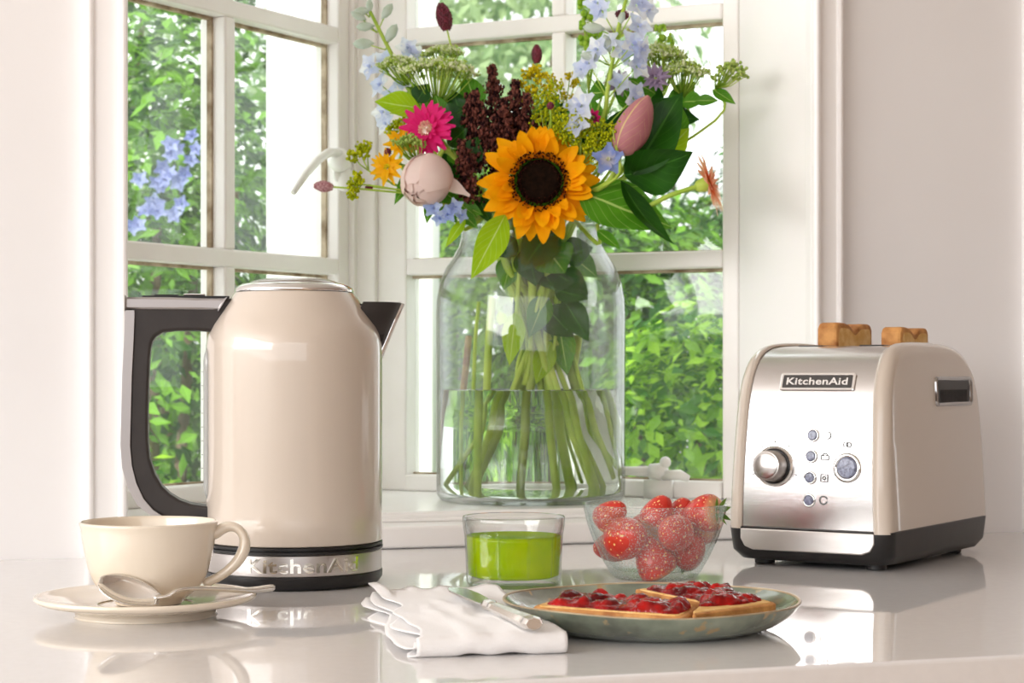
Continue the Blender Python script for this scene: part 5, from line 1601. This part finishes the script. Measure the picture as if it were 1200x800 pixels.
# --- leafy filler sprigs
def sprig(label, H, leaves, m, rad=0.0028, out=(0, -0.3, 1), stem=None, bottom=None):
    fl = Flower('leafy_sprig', label, H, out, rad, stem, bottom=bottom, cat='foliage')
    for (a, b, w, mm, fc) in leaves:
        fl.leaf(a, b, w, mm or m, fc)
    return fl
sprig('bright lime leaf pointing left above the pink gerbera', W(490, 128, 2.08), [(W(492, 128, 2.07), W(439, 119, 2.06), 0.034, None, (0, -1, 0.5)), (W(488, 120, 2.1), W(502, 98, 2.1), 0.024, M_LEAFD, (0, -1, 0.3))], M_LEAFL)
sprig('dark green leafy sprig between the gerbera and the plume', W(530, 150, 2.10), [(W(525, 140, 2.09), W(545, 128, 2.09), 0.03, None, (0, -1, 0.2)), (W(532, 160, 2.08), W(550, 130, 2.08), 0.03, None, (0, -1, 0.2)), (W(530, 175, 2.07), W(542, 195, 2.06), 0.022, M_LEAF, (0, -1, 0.2)), (W(525, 170, 2.07), W(548, 150, 2.06), 0.024, None, (0, -1, 0.3)), (W(520, 140, 2.1), W(510, 110, 2.1), 0.02, M_LEAF, (0, -1, 0.2)), (W(545, 195, 2.06), W(560, 160, 2.06), 0.03, None, (0, -1, 0.2))], M_LEAFD)
sprig('green leafy sprig behind the sunflower by the lime froth', W(660, 170, 2.10), [(W(650, 160, 2.09), W(675, 128, 2.07), 0.022, None, (0, -1, 0.4)), (W(660, 175, 2.08), W(645, 140, 2.08), 0.026, M_LEAFD, (0, -1, 0.2)), (W(690, 110, 2.08), W(712, 108, 2.07), 0.03, None, (0, -1, 0.5)), (W(676, 185, 2.06), W(700, 160, 2.06), 0.03, M_LEAFD, (0, -1, 0.2)), (W(690, 130, 2.08), W(705, 150, 2.08), 0.02, None, (0, -1, 0.2))], M_LEAF)
sprig('leafy sprig with dark round leaves under the white lace flower', W(775, 120, 2.09), [(W(768, 110, 2.08), W(735, 92, 2.07), 0.026, M_LEAF, (0, -1, 0.5)), (W(775, 115, 2.08), W(792, 145, 2.07), 0.03, None, (0, -1, 0.2)), (W(780, 118, 2.08), W(765, 140, 2.07), 0.026, None, (0, -1, 0.2)), (W(800, 120, 2.07), W(826, 118, 2.06), 0.024, M_LEAF, (0, -1, 0.5)), (W(790, 100, 2.1), W(812, 120, 2.1), 0.02, M_LEAF, (0, -1, 0.3))], M_LEAFD)
sprig('green leaves hanging over the vase rim below the peony', W(545, 245, 2.05), [(W(540, 248, 2.04), W(560, 268, 2.035), 0.014, None, (0, -1, 0.2)), (W(545, 256, 2.03), W(522, 290, 2.02), 0.012, M_LEAFL, (0, -1, 0.2)), (W(538, 238, 2.05), W(566, 252, 2.04), 0.016, None, (0, -1, 0.2)), (W(560, 230, 2.06), W(575, 262, 2.05), 0.02, M_LEAFD, (0, -1, 0.2))], M_LEAF)
sprig('small pointed green leaf below the right rim of the vase', W(700, 262, 2.06), [(W(700, 270, 2.04), W(727, 292, 2.02), 0.014, None, (0, -1, 0.3)), (W(715, 245, 2.05), W(740, 268, 2.04), 0.018, M_LEAFL, (0, -1, 0.3))], M_LEAF)
sprig('mixed green leaves filling behind the dark plume', W(570, 150, 2.14), [(W(545, 150, 2.12), W(530, 105, 2.12), 0.035, None, (0, -1, 0.2)), (W(560, 130, 2.13), W(545, 85, 2.13), 0.030, M_LEAF, (0, -1, 0.2)), (W(625, 165, 2.12), W(655, 110, 2.12), 0.034, M_LEAF, (0, -1, 0.2)), (W(640, 160, 2.13), W(690, 118, 2.12), 0.040, None, (0, -1, 0.2)), (W(650, 175, 2.12), W(640, 120, 2.13), 0.036, None, (0, -1, 0.2)), (W(700, 165, 2.11), W(690, 110, 2.12), 0.03, M_LEAF, (0, -1, 0.2)), (W(500, 140, 2.13), W(480, 95, 2.14), 0.03, M_LEAF, (0, -1, 0.2)), (W(540, 210, 2.1), W(520, 170, 2.1), 0.03, None, (0, -1, 0.2))], M_LEAFD)
sprig('slim green leaves between the lily bud and the white lace flower', W(765, 130, 2.11), [(W(745, 130, 2.1), W(720, 90, 2.1), 0.026, None, (0, -1, 0.2)), (W(770, 135, 2.1), W(752, 88, 2.11), 0.028, M_LEAFD, (0, -1, 0.2)), (W(785, 130, 2.1), W(815, 95, 2.1), 0.026, None, (0, -1, 0.3)), (W(775, 140, 2.09), W(820, 140, 2.08), 0.030, M_LEAFD, (0, -1, 0.5))], M_LEAF)
# leaves down in the jar
sprig('broad leaves crowding the neck inside the glass jar', W(640, 285, 2.11), [(W(640, 290, 2.09), W(662, 320, 2.085), 0.05, None, (0, -1, 0.2)), (W(618, 290, 2.1), W(628, 335, 2.09), 0.04, M_LEAFD, (0, -1, 0.2)), (W(660, 300, 2.1), W(695, 290, 2.09), 0.035, M_LEAFD, (0, -1, 0.2)), (W(600, 300, 2.12), W(590, 340, 2.11), 0.03, None, (0, -1, 0.2)), (W(650, 340, 2.1), W(690, 350, 2.09), 0.03, M_LEAFD, (0, -1, 0.6)), (W(640, 360, 2.12), W(672, 395, 2.12), 0.04, M_LEAFD, (0, -1, 0.1)), (W(605, 280, 2.1), W(580, 300, 2.1), 0.03, M_LEAFD, (0, -1, 0.1))], M_LEAF)
sprig('dark leaves packed among the stems in the middle of the jar', W(655, 330, 2.13), [(W(650, 320, 2.11), W(690, 345, 2.10), 0.034, None, (0, -1, 0.3)), (W(640, 345, 2.12), W(620, 395, 2.11), 0.030, M_LEAF, (0.2, -1, 0.1)), (W(660, 350, 2.12), W(690, 400, 2.11), 0.032, None, (0, -1, 0.1)), (W(655, 380, 2.13), W(665, 440, 2.12), 0.030, M_LEAF, (0, -1, 0.1)), (W(630, 330, 2.14), W(600, 370, 2.13), 0.030, None, (0, -1, 0.1)), (W(645, 400, 2.12), W(628, 450, 2.11), 0.026, M_LEAFL, (0, -1, 0.1)), (W(670, 300, 2.13), W(700, 325, 2.12), 0.028, M_LEAF, (0, -1, 0.2)), (W(625, 300, 2.12), W(650, 340, 2.10), 0.040, None, (0, -1, 0.2))], M_LEAFD)
sprig('yellow green leaf hanging inside the jar above the water', W(603, 368, 2.09), [(W(604, 366, 2.08), W(597, 428, 2.07), 0.026, None, (0.1, -1, 0.1)), (W(598, 378, 2.1), W(585, 405, 2.1), 0.02, M_LEAFD, (0, -1, 0.1)), (W(585, 365, 2.1), W(592, 385, 2.1), 0.012, None, (0, -1, 0.1))], M_LEAFL)

# bare cut stems standing in the water
def cut_stem(label, p0, p1, r, m, p2=None):
    pts = smooth_prof([p0, p0.lerp(p1, 0.5), p1] + ([p2] if p2 is not None else [p1 + Vector((0.004, 0.006, 0.045))]), 4)
    base = pts[0].copy()
    root = empty('cut_stem', base, 0, label, 'stem', 'bare cut stems in the vase')
    root_o = obj('stem', tube(pts, r * 0.85, 8), m, root, Matrix.Translation(-base))
zb = Z_SILL + 0.010
for (x0, dy, x1, y1, r, m, lab) in (
    (566, -0.050, 573, 395, 0.0052, M_STEM, 'thick pale green cut stem, second from the left in the water'),
    (551, -0.030, 557, 400, 0.0026, M_STEM, 'thin pale stem standing straight near the left of the water'),
    (527, 0.010, 545, 440, 0.0046, M_STEMB, 'short brown cut stem leaning at the far left of the water'),
    (690, -0.050, 640, 410, 0.0046, M_STEM, 'long green cut stem slanting to the right towards the bowl'),
    (612, -0.020, 622, 430, 0.0046, M_STEMD, 'dull green cut stem near the middle of the water'),
    (645, 0.000, 632, 430, 0.0042, M_STEM, 'green cut stem just right of the middle of the water'),
    (656, 0.015, 634, 410, 0.0050, M_STEM, 'stout pale stem behind the middle stems in the water'),
    (722, 0.020, 672, 440, 0.0080, M_STEMD, 'thickest olive cut stem slanting to the far right of the water'),
    (715, -0.005, 668, 400, 0.0030, M_STEM, 'slender stem crossing the thickest one at the right'),
    (575, 0.040, 618, 430, 0.0056, M_STEMD, 'dark stem slanting left at the back of the jar')):
    d = VC.y + dy
    p0 = W(x0, 500, d); p0.z = zb + 0.004
    cut_stem(lab, p0, W(x1, y1, VC.y + dy * 0.3), r, m)

# ------------------------------------------------------------------ garden outside
def bush_foliage(cx, cy, cz, rx, ry, rz, n, L0, L1, seed, wd=0.45):
    R = random.Random(seed)
    v, f = [], []
    for _ in range(n):
        while True:
            d = Vector((R.uniform(-1, 1), R.uniform(-1, 1), R.uniform(-1, 1)))
            if 0.05 < d.length < 1: break
        d.normalize()
        q = 1 - 0.45 * R.random() ** 2
        lump = 1 + 0.22 * noise.noise(d * 2.6 + Vector((seed, 0, 0)))
        p = Vector((cx + d.x * rx * q * lump, cy + d.y * ry * q * lump, cz + d.z * rz * q * lump))
        nrm = (d + Vector((R.uniform(-.7, .7), R.uniform(-.7, .7), R.uniform(-.2, .9)))).normalized()
        y = nrm.orthogonal().normalized()
        y = Matrix.Rotation(R.uniform(0, 6.283), 3, nrm) @ y
        y = (y + Vector((0, 0, -0.35))).normalized()
        x = y.cross(nrm).normalized()
        L = R.uniform(L0, L1); w = L * wd
        k = len(v)
        v += [p, p + y * L * 0.45 + x * w * 0.5 + nrm * w * 0.15, p + y * L, p + y * L * 0.45 - x * w * 0.5 + nrm * w * 0.15, p + y * L * 0.5]
        f += [(k, k + 1, k + 4), (k + 1, k + 2, k + 4), (k + 2, k + 3, k + 4), (k + 3, k, k + 4)]
    return v, f
G_MID = leaf_mat('garden_leaf', (0.018, 0.085, 0.008), (0.20, 0.44, 0.04), transl=0.35, island=0.9, scale=3)  # dark end of the leaf colour stands in for shaded gaps
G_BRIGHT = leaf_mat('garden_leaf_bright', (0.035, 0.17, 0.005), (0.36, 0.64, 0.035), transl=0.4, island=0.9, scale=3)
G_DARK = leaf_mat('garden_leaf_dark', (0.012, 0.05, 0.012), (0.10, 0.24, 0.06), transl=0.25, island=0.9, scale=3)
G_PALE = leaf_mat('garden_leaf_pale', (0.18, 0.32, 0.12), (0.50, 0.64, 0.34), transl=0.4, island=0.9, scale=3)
M_BARK = mat('bark', (0.10, 0.07, 0.045), 0.9, col2=(0.2, 0.15, 0.10), scale=12, bump=0.6)
GROUND = -0.95
def bush(name, label, c, r, n, leaf, m, seed, cat='shrub', group='shrubs in the garden', twig=0.02):
    root = empty(name, (c[0], c[1], GROUND), 0, label, cat, group)
    T = tr(-c[0], -c[1], -GROUND)
    obj('foliage', bush_foliage(*c, *r, int(n * 2.0), leaf[0] * 0.6, leaf[1] * 0.68, seed), m, root, T, smooth=False)['kind'] = 'stuff'
    for k in range(3):
        a = seed + k * 2.1
        obj('branch', tube([(c[0] + 0.03 * math.cos(a), c[1] + 0.03 * math.sin(a), GROUND - 0.01), (c[0] + r[0] * 0.2 * math.cos(a), c[1] + r[1] * 0.2 * math.sin(a), (c[2] + GROUND) / 2),
                           (c[0] + r[0] * 0.5 * math.cos(a), c[1] + r[1] * 0.5 * math.sin(a), c[2] + r[2] * 0.4)], [twig, twig * 0.8, twig * 0.4], 7), M_BARK, root, T)
    return root, T
lawn = obj('lawn', box(-9, 9, 2.6, 14, -1.0, GROUND), mat('grass', (0.10, 0.22, 0.03), 0.9, col2=(0.20, 0.36, 0.06), scale=6, bump=0.8, bscale=200), None, smooth=False)
tag(lawn, 'green lawn outside below the windows', 'lawn', kind='stuff')

br, bT = bush('flowering_shrub', 'leafy shrub with blue flowers behind the left window', (-0.66, 3.35, 0.05), (0.26, 0.26, 0.95), 3600, (0.035, 0.075), G_MID, 3)
M_BLUEF = leaf_mat('garden_blue_petal', (0.16, 0.20, 0.50), (0.44, 0.50, 0.80), transl=0.4, island=0.5)
for px, py in ((216, 160), (212, 200), (196, 228), (172, 258), (184, 210), (205, 245), (160, 275), (225, 185), (190, 180), (176, 232), (168, 200)):
    p = W(px, py, 3.10)
    d = Vector((rr(-.4, .4), -1, rr(0, .5)))
    hd_ = obj('flower_head', join(*[xf(floret_shape(rr(0.013, 0.018)), tr(rr(-.022, .022), rr(-.012, .012), rr(-.022, .022)) @ frame((0, 0, 0), (rr(-.5, .5), -1, rr(-.2, .6)), rr(0, 6))) for _ in range(2)]), M_BLUEF, br, bT @ Matrix.Translation(p))
    hd_['kind'] = 'stuff'
bush('garden_shrub', 'bright lime shrub low behind the left window, inside the kettle handle', (-0.64, 3.15, -0.22), (0.22, 0.2, 0.25), 1500, (0.03, 0.06), G_BRIGHT, 5)
bush('garden_shrub', 'mid green shrub behind the middle of the left window', (-0.62, 4.1, 0.1), (0.42, 0.35, 1.15), 4200, (0.04, 0.08), G_MID, 7)
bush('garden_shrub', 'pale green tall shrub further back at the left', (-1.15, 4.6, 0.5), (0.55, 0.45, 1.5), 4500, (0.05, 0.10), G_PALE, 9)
bush('garden_shrub', 'bright green shrub low behind the right window', (0.29, 3.0, -0.02), (0.20, 0.22, 0.30), 2600, (0.03, 0.065), G_BRIGHT, 11)
bush('garden_shrub', 'green leafy shrub in the middle height of the right window', (0.22, 3.5, 0.16), (0.26, 0.26, 0.34), 3200, (0.035, 0.07), G_MID, 13)
bush('garden_shrub', 'dark evergreen shrub at the right edge of the right window', (0.52, 3.7, 0.05), (0.24, 0.28, 0.62), 3200, (0.03, 0.06), G_DARK, 15)
bush('garden_shrub', 'bright shrub seen through the vase beside the white pillar', (-0.06, 3.9, -0.1), (0.30, 0.3, 0.75), 3000, (0.04, 0.08), G_BRIGHT, 17)
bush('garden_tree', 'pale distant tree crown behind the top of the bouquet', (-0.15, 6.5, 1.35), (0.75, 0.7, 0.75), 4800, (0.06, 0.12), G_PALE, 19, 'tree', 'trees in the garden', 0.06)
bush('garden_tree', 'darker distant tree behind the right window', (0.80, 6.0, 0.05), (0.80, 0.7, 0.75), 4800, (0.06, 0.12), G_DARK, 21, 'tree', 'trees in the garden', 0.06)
bush('garden_shrub', 'long green hedge shrub across the back of the garden', (-0.4, 5.6, -0.1), (1.6, 0.5, 0.95), 6000, (0.06, 0.12), G_MID, 23)
bush('garden_shrub', 'broad green shrub filling the far right behind the evergreen', (0.55, 4.7, 0.12), (0.62, 0.35, 0.52), 5200, (0.04, 0.08), G_MID, 29)
# white rendered pillar just outside the bay
pil = empty('garden_pillar', (-0.277, 3.35, GROUND), 0, 'sunlit white rendered pillar standing outside between the two windows', 'pillar')
M_REND = mat('white_render', (0.88, 0.87, 0.85), 0.8, col2=(0.90, 0.89, 0.87), scale=10, bump=0.2, bscale=150)
obj('shaft', box(-0.142, 0.142, -0.15, 0.15, 0, 2.25), M_REND, pil, smooth=False, bevel=0.004)
obj('cap', box(-0.17, 0.17, -0.18, 0.18, 2.25, 2.32), M_REND, pil, smooth=False, bevel=0.01)
